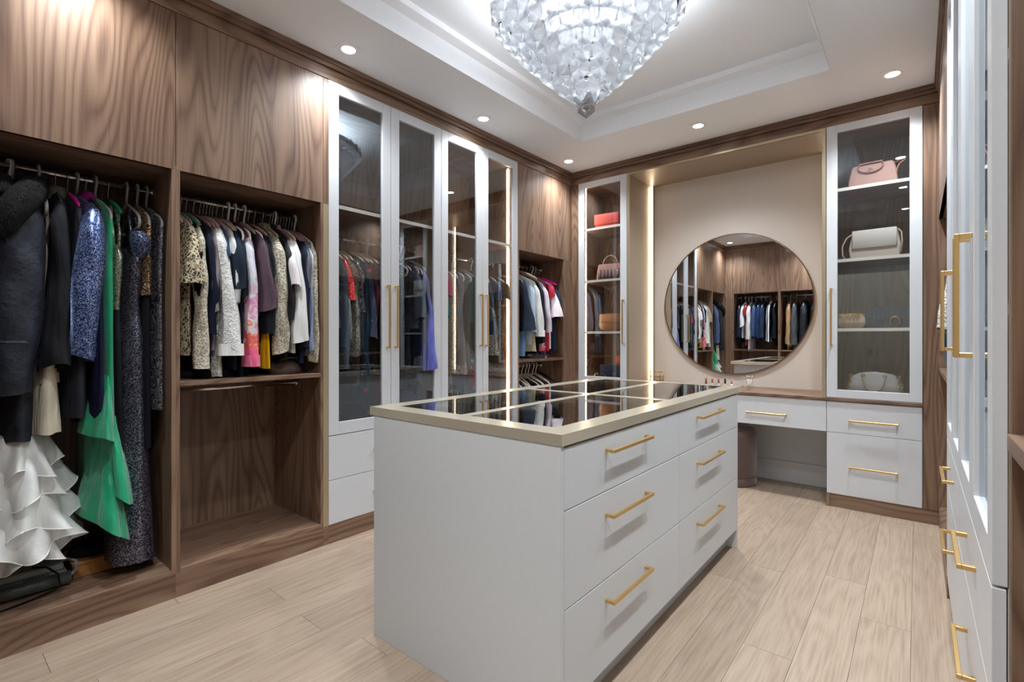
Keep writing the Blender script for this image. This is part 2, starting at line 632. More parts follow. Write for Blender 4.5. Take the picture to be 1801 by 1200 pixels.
t = thing('vanity', 'built-in dressing vanity with champagne niche surround and two white drawers', 'vanity', (-1.275, YB + 0.2, 0))
ND = 0.525
bx('side_panel', 'niche', t, B('back', -2.050, -2.026, 0.02, ND, 0.775, 2.70))
bx('side_panel', 'niche', t, B('back', -0.530, -0.506, 0.02, ND, 0.775, 2.70))
bx('top_panel', 'niche', t, B('back', -2.026, -0.530, 0.02, ND, 2.685, 2.703))
m = MB()
m.box(*B('back', -2.050, -2.026, 0.0, 0.02, 0.775, 2.715))
m.box(*B('back', -0.530, -0.506, 0.0, 0.02, 0.775, 2.715))
m.box(*B('back', -2.026, -0.530, 0.0, 0.02, 2.687, 2.715))
m.build('edge_trim', 'champagne', t, bevel=0.0006)
bx('cream_panel', 'cream', t, B('back', -2.000, -0.556, ND - 0.02, ND, 0.775, 2.685))
for s, a in ((1, -2.026), (-1, -0.530)):
    ch = bx('light_channel', 'champagne', t, B('back', a, a + s * 0.026, ND - 0.06, ND, 0.775, 2.685))
    bx('light_strip', 'led', ch, B('back', a + s * 0.007, a + s * 0.019, ND - 0.064, ND - 0.0595, 0.78, 2.68))
drawer('back', t, -1.275, -0.502, 0.53, 0.752, hz=0.622, ha=-0.892, hl=0.275)
drawer('back', t, -2.050, -1.275, 0.53, 0.752, hz=0.622, hl=0.275)
bx('drawer_box', 'white', t, B('back', -2.050, -0.502, 0.022, 0.46, 0.535, 0.752))
bx('knee_panel', 'island', t, B('back', -2.050, -0.502, ND - 0.02, ND, 0.0, 0.535))
struct(bx('baseboard_back', 'island', None, B('back', -2.050, -0.502, ND - 0.035, ND - 0.021, 0.0, 0.17), 0.004))
struct(bx('trim_2', 'island', None, B('back', -2.050, -0.502, ND - 0.042, ND - 0.0355, 0.0, 0.045), 0.002))

t = thing('countertop', 'long walnut vanity worktop running under the niche and the handbag cabinet', 'countertop', (-1.0, YB + 0.25, 0.755))
bx('worktop', 'wx', t, B('back', -2.050, 0.028, -0.008, ND, 0.753, 0.775), 0.001)

t = thing('glass_cabinet', 'white glass-door handbag cabinet with two drawers, right of the round mirror', 'cabinet', (-0.23, YB + 0.2, 0))
carcass('back', t, -0.504, 0.027, 0.776, 2.70, d0=0.024, dep=0.50)
bx('drawer_box', 'white', t, B('back', -0.502, 0.027, 0.022, 0.50, 0.095, 0.752))
bx('side_panel', 'wz', t, B('back', -0.504, -0.484, 0.0, 0.50, 0, 0.095))
bx('plinth', 'wx', t, B('back', -0.484, 0.105, 0.012, 0.03, 0, 0.095))
bx('filler_panel', 'wz', t, B('back', 0.029, 0.105, 0.0, 0.02, 0.095, 2.70))
for z in (1.267, 1.757, 2.260):
    shelf('back', t, -0.487, 0.010, z, d0=0.03, dep=0.48)
glass_door('back', t, -0.504, 0.027, 0.776, 2.715, -1, frb=0.056, hz=(1.145, 1.552))
drawer('back', t, -0.502, 0.025, 0.53, 0.750, hz=0.622, ha=-0.234)
drawer('back', t, -0.502, 0.025, 0.095, 0.53, hz=0.30, ha=-0.234)
o = bx('socket_plate', 'wz', t, (-0.295, -0.215, YB + 0.483, YB + 0.488, 1.05, 1.13), 0.001)
for k in (0, 1):
    bx('socket', 'dark', o, (-0.283 + k * 0.036, -0.263 + k * 0.036, YB + 0.4815, YB + 0.483, 1.07, 1.11))

# right wall ------------------------------------------------------------
tR = open_bay('right', 3.03, 4.155, 'walnut wardrobe at the far end of the right wall, lace clothes sticking out', shelves=(1.009,), rods=(1.875,), split=1.955)
for (a0, am, a1, lab) in ((2.15, 2.59, 3.03, 'white glass-door cabinet on the right wall next to the far walnut wardrobe'),
                          (1.26, 1.70, 2.15, 'white glass-door cabinet on the right wall nearest the viewer')):
    t = thing('glass_cabinet', lab, 'cabinet', P('right', am, 0.28, 0))
    bx('plinth', 'wy', t, B('right', a0, a1, 0.02, 0.04, 0, 0.108))
    carcass('right', t, a0, a1, 0.755, 2.70, d0=0.024)
    bx('drawer_box', 'white', t, B('right', a0, a1, 0.022, DEP, 0.108, 0.743))
    for z in (1.267, 1.757, 2.260):
        shelf('right', t, a0 + 0.017, a1 - 0.017, z, d0=0.03)
    glass_door('right', t, a0, am, 0.745, 2.705, 1, hz=(1.15, 1.46))
    glass_door('right', t, am, a1, 0.745, 2.705, -1, hz=(1.15, 1.46))
    drawer('right', t, a0, a1, 0.53, 0.743, hz=0.66)
    drawer('right', t, a0, a1, 0.108, 0.53, hz=0.40)
    if a0 < 1.5:
        bx('edge_trim', 'champagne', t, B('right', 1.2545, 1.26, 0.0225, 0.027, 0.0, 2.70))
t = thing('shelving_unit', 'open walnut shelving unit at the near end of the right wall', 'shelving', P('right', 0.85, 0.28, 0))
bx('side_panel', 'wz', t, B('right', 1.236, 1.254, 0.024, DEP, 0, 2.70), 0.0006)
bx('side_panel', 'wz', t, B('right', 0.42, 0.44, 0.024, DEP, 0, 2.70), 0.0006)
bx('back_panel', 'wz', t, B('right', 0.44, 1.236, DEP - 0.012, DEP, 0, 2.70))
for z in (0.13, 1.03, 2.0, 2.70):
    bx('shelf', 'wy', t, B('right', 0.44, 1.236, 0.018, DEP - 0.012, z - 0.03, z), 0.001)
bx('upper_door', 'wz', t, B('right', 0.42, 1.236, 0.002, 0.017, 2.0, 2.70))

# near wall (seen in the mirror) -----------------------------------------
bxn = bx
tN = open_bay('near', -2.52, -1.785, 'walnut wardrobe facing the mirror, navy and striped clothes, in the near corner', shelves=(0.997,), rods=(1.915,))
bx('filler_panel', 'wz', tN, B('near', -2.645, -2.522, 0.0, 0.02, 0.0, 2.70))
tN2 = open_bay('near', -1.785, -1.05, 'walnut wardrobe facing the mirror, tan and black jackets, beside the doorway', shelves=(0.997,), rods=(1.915,))
bx('side_panel', 'wz', tN2, B('near', -1.05, -1.03, 0.0, DEP, 0, 2.815))

# crowns -------------------------------------------------------------------
def crown(name, side, a0, a1):
    m = MB()
    m.box(*B(side, a0, a1, -0.004, 0.03, 2.703, 2.765))
    m.box(*B(side, a0, a1, -0.016, 0.03, 2.767, 2.792))
    m.box(*B(side, a0, a1, -0.024, 0.03, 2.792, CEIL))
    return struct(m.build(name, alongmat(side), None, bevel=0.0015))


crown('trim_3', 'left', 0.08, 4.155)
crown('trim_4', 'back', -2.645, 0.105)
crown('trim_5', 'right', 0.42, 4.155)
crown('trim_6', 'near', -2.645, -1.03)

# ------------------------------------------------------------------ island
isl = thing('island', 'large grey-white dresser island with six brass-handled drawers and glass display top', 'island', (-1.25, 2.1, 0))
IX0, IX1, IY0, IY1 = -1.700, -0.795, 1.192, 3.004
bx('end_panel', 'island', isl, (IX0, IX1, IY0, IY0 + 0.016, 0, 0.885), 0.0008)
bx('end_panel', 'island', isl, (IX0, IX1, IY1 - 0.016, IY1, 0, 0.885), 0.0008)
bx('side_panel', 'island', isl, (IX0, IX0 + 0.016, IY0 + 0.016, IY1 - 0.016, 0.108, 0.885), 0.0008)
bx('drawer_box', 'island', isl, (IX0 + 0.017, IX1 - 0.021, IY0 + 0.017, IY1 - 0.017, 0.108, 0.884))
bx('plinth', 'island', isl, (IX0 + 0.06, IX1 - 0.06, IY0 + 0.016, IY1 - 0.016, 0, 0.107))
for (z0, z1, hz) in ((0.693, 0.879, 0.829), (0.402, 0.693, 0.615), (0.108, 0.402, 0.333)):
    for (y0, y1, hy, hl) in ((IY0 + 0.016, 2.105, 1.612, 0.315), (2.105, IY1 - 0.016, 2.492, 0.335)):
        o = bx('drawer', 'island', isl, (IX1 - 0.020, IX1, y0 + 0.0015, y1 - 0.0015, z0 + 0.0015, z1 - 0.0015), 0.001)
        m = MB()
        m.box(IX1 + 0.024, IX1 + 0.034, hy - hl / 2, hy + hl / 2, hz - 0.006, hz + 0.006)
        for e in (-1, 1):
            yy = hy + e * (hl / 2 - 0.006)
            m.box(IX1, IX1 + 0.024, yy - 0.006, yy + 0.006, hz - 0.006, hz + 0.006)
        m.build('handle', 'brass', o, bevel=0.001)
TX = [(-1.725, -1.640), (-1.287, -1.243), (-0.872, -0.790)]
TY = [(1.190, 1.277), (2.135, 2.185), (2.985, 3.060)]
m = MB()
for (a, b) in TX:
    m.box(a, b, TY[0][0], TY[2][1], 0.886, 0.920)
for (a, b) in TY:
    m.box(TX[0][1], TX[1][0], a, b, 0.886, 0.920)
    m.box(TX[1][1], TX[2][0], a, b, 0.886, 0.920)
tf = m.build('top_frame', 'champtop', isl)
for (xa, xb) in ((TX[0][1], TX[1][0]), (TX[1][1], TX[2][0])):
    for (ya, yb) in ((TY[0][1], TY[1][0]), (TY[1][1], TY[2][0])):
        bx('glass_pane', 'topglass', tf, (xa, xb, ya, yb, 0.914, 0.919))
        tr = MB()
        tr.box(xa, xb, ya, yb, 0.8855, 0.888)
        nx, ny = 3, 6
        for i in range(1, nx):
            xx = xa + (xb - xa) * i / nx
            tr.box(xx - 0.003, xx + 0.003, ya, yb, 0.888, 0.911)
        for i in range(1, ny):
            yy = ya + (yb - ya) * i / ny
            tr.box(xa, xb, yy - 0.003, yy + 0.003, 0.888, 0.910)
        tr.build('felt_tray', 'tray_felt', tf)

# ------------------------------------------------------------------ round mirror
mt = thing('mirror', 'large round wall mirror with thin bronze rim above the vanity', 'mirror', (-1.27, 4.655, 1.50))
MC = (-1.268, 4.652, 1.500)


def disc_y(R0, R1, y0, y1, n=96):
    m = MB()
    rr = []
    for (r, y) in ((R0, y0), (R1, y0), (R1, y1), (R0, y1), (R0, y0)):
        rr.append([(MC[0] + r * cos(2 * pi * j / n), y, MC[2] + r * sin(2 * pi * j / n)) for j in range(n)])
    m.rings(rr, True, False, False)
    return m


m = MB()
n = 96
m.rings([[(MC[0] + 0.618 * cos(2 * pi * j / n), y, MC[2] + 0.618 * sin(2 * pi * j / n)) for j in range(n)] for y in (4.642, 4.655)], True, True, False)
m.build('mirror_glass', 'mirror', mt)
M['bronze'] = paint('bronze_rim', '#8d735a', 0.35, 1.0)
disc_y(0.618, 0.625, 4.637, 4.659).build('rim', 'bronze', mt)

# ------------------------------------------------------------------ ottoman
M['mauve'] = paint('mauve_velvet', '#634d47', 0.75, Sheen_Weight=0.5)
ot = thing('ottoman', 'round brown velvet ottoman tucked under the vanity', 'ottoman', (-1.2, 4.36, 0))
MB().lathe([(0.176, 0.0), (0.186, 0.01), (0.189, 0.03), (0.188, 0.068), (0.183, 0.073)], 48, (-1.2, 4.36)).build('base_band', 'mauve', ot)
MB().lathe([(0.184, 0.073), (0.190, 0.08), (0.191, 0.40), (0.186, 0.432), (0.17, 0.455), (0.14, 0.466), (0.0001, 0.47)], 48, (-1.2, 4.36)).build('cushion', 'mauve', ot)
MB().tube([(-1.2 + 0.190 * cos(a * pi / 24), 4.36 + 0.190 * sin(a * pi / 24), 0.41) for a in range(49)], 0.003, 6).build('piping', 'mauve', ot)

# ------------------------------------------------------------------ chandelier
ch = thing('chandelier', 'tiered crystal chandelier with star-cut plates and dark chrome ring in the ceiling tray', 'chandelier', (CHAND[0], CHAND[1], 3.0))
cx, cy = CHAND
MB().lathe([(0.0001, 2.998), (0.09, 2.998), (0.09, 2.975), (0.0001, 2.975)], 32, CHAND).build('canopy', 'darkchrome', ch)
TIERS = []
nt_ = 9
for i in range(nt_):
    f = i / (nt_ - 1)
    r = 0.425 * (1 - f) ** 0.92 + 0.028
    TIERS.append((r, 2.785 - 0.415 * f ** 0.93))
MB().lathe([(0.437, 2.80), (0.443, 2.80), (0.443, 2.845), (0.437, 2.845), (0.437, 2.80)], 64, CHAND, cap=False).build('outer_ring', 'darkchrome', ch)
for i, (r, z) in enumerate(TIERS):
    if r > 0.05:
        rr = r - 0.02
        MB().lathe([(rr - 0.004, z + 0.035), (rr + 0.004, z + 0.035), (rr + 0.004, z + 0.05), (rr - 0.004, z + 0.05), (rr - 0.004, z + 0.035)], 48, CHAND, cap=False).build('tier_ring', 'darkchrome', ch)
m = MB()
for k in range(4):
    a = k * pi / 2 + 0.3
    m.tube([(cx + 0.05 * cos(a), cy + 0.05 * sin(a), 2.98), (cx + 0.436 * cos(a), cy + 0.436 * sin(a), 2.84)], 0.005, 6)
    m.tube([(cx + 0.05 * cos(a), cy + 0.05 * sin(a), 2.98), (cx + 0.10 * cos(a), cy + 0.10 * sin(a), 2.50)], 0.004, 6)
m.build('suspension_rods', 'darkchrome', ch)
for k in range(6):
    a = k * pi / 3
    p = (cx + 0.2 * cos(a), cy + 0.2 * sin(a))
    MB().lathe([(0.0001, 2.735), (0.013, 2.73), (0.017, 2.715), (0.011, 2.695), (0.0001, 2.69)], 12, p).build('bulb', 'bulb', ch)
    MB().lathe([(0.009, 2.735), (0.009, 2.79), (0.0001, 2.79)], 10, p).build('bulb_holder', 'darkchrome', ch)


def crystal_mesh():
    """a hexagonal star-cut plate: a six-rayed star whose ridges rise to the centre, glassy facets between"""
    me = bpy.data.meshes.new('crystal')
    R = 0.052
    vs = [(0, 0.024, 0)]
    for j in range(12):
        a = j * pi / 6 + pi / 6
        if j % 2 == 0:
            vs.append((R * cos(a), 0.004, R * sin(a)))
        else:
            vs.append((R * 0.86 * cos(a), -0.006, R * 0.86 * sin(a)))
    for j in range(12):
        a = j * pi / 6 + pi / 6
        rr = R if j % 2 == 0 else R * 0.86
        vs.append((rr * cos(a), -0.010, rr * sin(a)))
    vs.append((0, -0.010, 0))
    fs = []
    for j in range(12):
        k = (j + 1) % 12
        fs.append((0, 1 + k, 1 + j))
        fs.append((1 + j, 1 + k, 13 + k, 13 + j))
        fs.append((25, 13 + j, 13 + k))
    me.from_pydata(vs, [], fs)
    me.materials.append(M['crystal'])
    me.update()
    return me


cm = crystal_mesh()
pin = MB().lathe([(0.0001, 0), (0.003, 0), (0.003, 0.006), (0.0001, 0.006)], 6)
cr = random.Random(5)
for i, (r, z) in enumerate(TIERS):
    cnt = max(4, round(2 * pi * r / 0.088))
    for k in range(cnt):
        a = 2 * pi * (k + 0.5 * (i % 2)) / cnt
        o = bpy.data.objects.new('crystal', cm)
        COL.objects.link(o)
        o.parent = ch
        tilt = radians(24 + 16 * i / nt_) + cr.uniform(-0.06, 0.06)
        o.rotation_euler = (-tilt, cr.uniform(-0.03, 0.03), a - pi / 2 + cr.uniform(-0.05, 0.05))
        o.location = (r * cos(a), r * sin(a), z - 3.0)
o = bpy.data.objects.new('crystal', cm)
COL.objects.link(o)
o.parent = ch
o.rotation_euler = (-pi / 2, 0, 0)
o.location = (0, 0, 2.325 - 3.0)
o.scale = (0.8, 1.6, 0.8)
# ------------------------------------------------------------------ cloth materials
_cc = {}


def cloth(kind, c1, c2=None, c3=None):
    key = (kind, c1, c2, c3)
    if key in _cc:
        return _cc[key]
    m, nt, out = mat_new('%s_cloth_%s' % (kind, c1.strip('#')))
    g = G(nt)
    a = srgb(c1)
    b = srgb(c2) if c2 else tuple(min(1, x * 1.6 + 0.01) for x in a)
    c = srgb(c3) if c3 else b
    v = g.co()
    if kind == 'plain':
        nz = g.noise(g.co(scale=(1, 1, 0.25)), 26, 3)
        col = g.mix(nz, [x * 0.82 for x in a], [min(1, x * 1.15) for x in a])
        weave = g.noise(v, 700, 1)
        fold = g.noise(g.co(scale=(1, 1, 0.16)), 38, 2, 0.5, 0.4)
        bsdf(g, out, col, 0.85, 0, normal=g.bump(g.math('ADD', fold, g.math('MULTIPLY', weave, 0.04)), 0.9, 0.012), Specular_IOR_Level=0.15)
    elif kind == 'satin':
        fold = g.noise(g.co(scale=(1, 1, 0.12)), 26, 2, 0.5, 0.5)
        bsdf(g, out, g.mix(fold, a, b), 0.38, 0, normal=g.bump(fold, 0.9, 0.02), Sheen_Weight=0.3)
    elif kind == 'leather':
        nz = g.noise(v, 12, 4, 0.6)
        f2 = g.noise(v, 45, 3, 0.6)
        col = g.mix(g.ramp(nz, [(0.4, (0, 0, 0)), (0.7, (1, 1, 1))]), a, b)
        bsdf(g, out, col, 0.6, 0, normal=g.bump(f2, 0.6, 0.006), Specular_IOR_Level=0.3)
    elif kind == 'sequin':
        vo = g.n('ShaderNodeTexVoronoi', Vector=v, Scale=340.0)
        rnd = g.n('ShaderNodeSeparateColor', Color=vo.outputs['Color']).outputs[0]
        col = g.ramp(rnd, [(0.15, a), (0.6, b), (0.93, c)])
        nrm = g.bump(rnd, 1.0, 0.006)
        bsdf(g, out, col, 0.28, 0.65, normal=nrm)
    elif kind == 'lace':
        nz = g.noise(v, 16, 3, 0.5, 1.4)
        vo = g.n('ShaderNodeTexVoronoi', Vector=g.n('ShaderNodeVectorMath', _operation='ADD', i0=v, i1=g.n('ShaderNodeCombineXYZ', X=g.math('MULTIPLY', nz, 0.05), Z=g.math('MULTIPLY', nz, 0.06)).outputs[0]).outputs[0], Scale=62.0, _feature='DISTANCE_TO_EDGE').outputs['Distance']
        fac = g.ramp(g.math('ADD', vo, g.math('MULTIPLY', g.math('SUBTRACT', g.noise(v, 45, 2), 0.5), 0.35)), [(0.06, (1, 1, 1)), (0.24, (0, 0, 0))])
        col = g.mix(fac, b, a)
        bsdf(g, out, col, 0.8, 0, normal=g.bump(fac, 0.9, 0.004))
    elif kind == 'scroll':
        nz = g.noise(v, 11, 1, 0.5, 3.0)
        fr = g.math('FRACT', g.math('MULTIPLY', nz, 7.0))
        fac = g.ramp(fr, [(0.0, (0, 0, 0)), (0.40, (0, 0, 0)), (0.47, (1, 1, 1)), (0.74, (1, 1, 1)), (0.8, (0, 0, 0))])
        bsdf(g, out, g.mix(fac, a, b), 0.6, 0)
    elif kind == 'floral':
        vo = g.n('ShaderNodeTexVoronoi', Vector=g.n('ShaderNodeVectorMath', _operation='ADD', i0=v, i1=g.n('ShaderNodeCombineXYZ', X=g.math('MULTIPLY', g.noise(v, 30, 2), 0.04), Y=g.math('MULTIPLY', g.noise(v, 22, 2), 0.04)).outputs[0]).outputs[0], Scale=19.0)
        d = g.ramp(vo.outputs['Distance'], [(0.28, (1, 1, 1)), (0.40, (0, 0, 0))])
        r = g.n('ShaderNodeSeparateColor', Color=vo.outputs['Color']).outputs[1]
        fl = g.ramp(r, [(0.35, b), (0.5, c), (0.8, srgb('#f0ece4'))], 'CONSTANT')
        keep = g.ramp(g.n('ShaderNodeSeparateColor', Color=vo.outputs['Color']).outputs[0], [(0.45, (0, 0, 0)), (0.5, (1, 1, 1))])
        fac = g.math('MULTIPLY', d, keep)
        bsdf(g, out, g.mix(fac, a, fl), 0.75, 0, normal=g.bump(g.noise(g.co(scale=(1, 1, 0.16)), 38, 2), 0.7, 0.01))
    elif kind == 'bloom':      # plum above, white with pink and orange flowers below
        z = g.n('ShaderNodeSeparateXYZ', Vector=g.n('ShaderNodeTexCoord').outputs['Object']).outputs[2]
        nz = g.noise(v, 14, 3, 0.6, 1.0)
        zz = g.math('ADD', g.math('MULTIPLY', z, -1.15), g.math('MULTIPLY', g.math('SUBTRACT', nz, 0.5), 0.7))
        col = g.ramp(zz, [(0.18, srgb('#5d2f4a')), (0.30, srgb('#e4e2ea')), (0.50, srgb('#dfe3ea')), (0.62, srgb('#d77aa4')), (0.75, srgb('#e9e3e6')), (0.82, srgb('#f0713f')), (0.92, srgb('#ee5f8e'))])
        bsdf(g, out, col, 0.7, 0, normal=g.bump(nz, 0.6, 0.01))
    elif kind == 'fur':
        nz = g.noise(g.co(scale=(1, 1, 0.35)), 190, 4, 0.7)
        col = g.ramp(nz, [(0.35, a), (0.62, b), (0.78, c)])
        bsdf(g, out, col, 0.8, 0, normal=g.bump(nz, 1.0, 0.02), Specular_IOR_Level=0.2)
    elif kind == 'stripe':
        x = g.n('ShaderNodeSeparateXYZ', Vector=v).outputs[1]
        fr = g.math('FRACT', g.math('MULTIPLY', x, 28.0))
        fac = g.ramp(fr, [(0.0, (1, 1, 1)), (0.45, (1, 1, 1)), (0.5, (0, 0, 0))], 'CONSTANT')
        bsdf(g, out, g.mix(fac, a, b), 0.8, 0)
    elif kind == 'sheer':
        p = g.n('ShaderNodeBsdfPrincipled', Roughness=0.5)
        nz = g.noise(g.co(scale=(1, 1, 0.2)), 14, 3, 0.6, 0.5)
        nt.links.new(g.mix(nz, [x * 0.8 for x in a], a), p.inputs['Base Color'])
        p.inputs['Subsurface Weight'].default_value = 0.0
        t = g.n('ShaderNodeBsdfTransparent')
        mx = g.n('ShaderNodeMixShader', Fac=g.math('ADD', g.math('MULTIPLY', nz, 0.5), 0.42, clamp=True))
        nt.links.new(t.outputs[0], mx.inputs[1])
        nt.links.new(p.outputs[0], mx.inputs[2])
        nt.links.new(mx.outputs[0], out.inputs[0])
    _cc[key] = m
    return m


M['grey_plastic'] = paint('grey_plastic', '#9fa0a2', 0.45)
M['white_plastic'] = paint('white_plastic', '#e6e4e0', 0.4)
M['green_plastic'] = paint('green_plastic', '#1d7a5c', 0.4)
M['darkgreen_plastic'] = paint('dark_green_plastic', '#1f5a4c', 0.4)
M['magenta_plastic'] = paint('magenta_plastic', '#d41a8b', 0.4)
M['pale_wood'] = paint('pale_wood', '#cfc0ac', 0.5)
M['mauve_velour'] = paint('mauve_velour', '#8d6467', 0.8)
M['tan_velour'] = paint('tan_velour', '#a58c77', 0.8)
M['black_velour'] = paint('black_velour', '#232224', 0.8)
M['wirem'] = paint('hanger_wire', '#b9b3ac', 0.25, 1.0)


# ------------------------------------------------------------------ cloth shapes
def lerp(a, b, t):
    return a + (b - a) * t


def loft(m, pts, n=30, k=5, ph=0.0, step=0.045, shrug=0.0, cap=(True, False)):
    """pts: (z, cu, cv, ru, rv, fold)"""
    rows = []
    for i in range(len(pts) - 1):
        p, q = pts[i], pts[i + 1]
        p0 = pts[max(i - 1, 0)]
        q1 = pts[min(i + 2, len(pts) - 1)]
        ns = max(1, int(math.ceil(abs(q[0] - p[0]) / step)))
        for s in range(ns):
            t = s / ns
            row = []
            for c in range(6):
                if c == 0:
                    row.append(lerp(p[0], q[0], t))
                    continue
                a, b, d, e = p0[c], p[c], q[c], q1[c]
                val = 0.5 * ((2 * b) + (-a + d) * t + (2 * a - 5 * b + 4 * d - e) * t * t + (-a + 3 * b - 3 * d + e) * t ** 3)
                row.append(max(0.001, val) if c in (3, 4) else val)
            rows.append(row)
    rows.append(list(pts[-1]))
    rings = []
    for z, cu, cv, ru, rv, f in rows:
        r = []
        for j in range(n):
            a = 2 * pi * j / n
            S = sin(k * a + ph + z * 1.7) + 0.5 * sin((2 * k + 1) * a + 1.9 * ph - z * 3.1)
            r.append((cu + (ru + f * 0.6 * S) * cos(a), cv + (rv + f * S) * sin(a) + f * 0.5 * sin(3 * a + ph + z * 4),
                      z + (f * 0.25 * sin(k * a + ph) if z == rows[-1][0] else 0)))
        rings.append(r)
    o = len(m.v)
    m.rings(rings, True, False, True)
    if cap[0]:
        m.add([(rows[0][1], rows[0][2], rows[0][0] + 0.004)] + rings[0], [(0, 1 + (j + 1) % n, 1 + j) for j in range(n)], True)
    return m


def hanger_mesh(kind):
    hook = [(0.016 * cos(a), 0, 0.006 + 0.0195 * sin(a)) for a in [radians(d) for d in range(-50, 181, 21)]]
    hook = [(x, y, z - 0.001) for x, y, z in hook]
    hook = [(x, y, z) for x, y, z in reversed(hook)]
    hook = hook[::-1]
    neckpath = [(-0.019, 0, -0.010), (-0.019, 0, 0.008), (-0.012, 0, 0.020), (0.0, 0, 0.0245), (0.013, 0, 0.020), (0.020, 0, 0.006), (0.018, 0, -0.012), (0.006, 0, -0.035), (0, 0, -0.055), (0, 0, -0.082)]
    a = MB()
    b = MB()
    if kind == 'tube':
        a.tube(neckpath, 0.0055, 8)
        for s in (-1, 1):
            b.tube([(0, 0, -0.080), (s * 0.03, 0, -0.088), (s * 0.10, 0, -0.118), (s * 0.175, 0, -0.150), (s * 0.203, 0, -0.168), (s * 0.213, 0, -0.190), (s * 0.203, 0, -0.212), (s * 0.180, 0, -0.218), (0, 0, -0.218)], 0.0062, 8)
    else:
        a.tube(neckpath, 0.0018, 6)
        for s in (-1, 1):
            rings = []
            for (u, z, h, t) in ((0.0, -0.082, 0.012, 0.006), (0.05, -0.094, 0.015, 0.006), (0.12, -0.118, 0.014, 0.007), (0.19, -0.150, 0.010, 0.007), (0.212, -0.164, 0.004, 0.004)):
                rings.append([(s * u, t * cos(q), z + h * sin(q)) for q in [2 * pi * j / 8 for j in range(8)]])
            b.rings(rings, True, True, True)
        if kind == 'bar':
            b.tube([(-0.19, 0, -0.155), (-0.19, 0, -0.2), (0.19, 0, -0.2), (0.19, 0, -0.155)], 0.003, 6)
    return a, b


_hm = {}


def hanger(side, a, z, label, kind='tube', mat='grey_plastic', d=0.275, rz=0.0, group=None, tilt=0.0):
    p = P(side, a, d, z + 0.0145 - 0.026 + 0.0125)
    base = {'left': 0.0, 'near': pi / 2, 'right': pi, 'back': -pi / 2}[side]
    t = thing('clothes_hanger', label, 'hanger', p, base + rz, group)
    key = (kind, mat)
    if key not in _hm:
        A, Bm = hanger_mesh(kind)
        h = A.build('hook', mat if kind == 'tube' else 'wirem', t, world=False)
        s = Bm.build('shoulder_bar', mat, t, world=False)
        _hm[key] = (h.data, s.data)
    else:
        for nm, me in zip(('hook', 'shoulder_bar'), _hm[key]):
            o = bpy.data.objects.new(nm, me)
            COL.objects.link(o)
            o.parent = t
    if tilt:
        t.rotation_euler[0] = tilt
    return t


gr = random.Random(11)


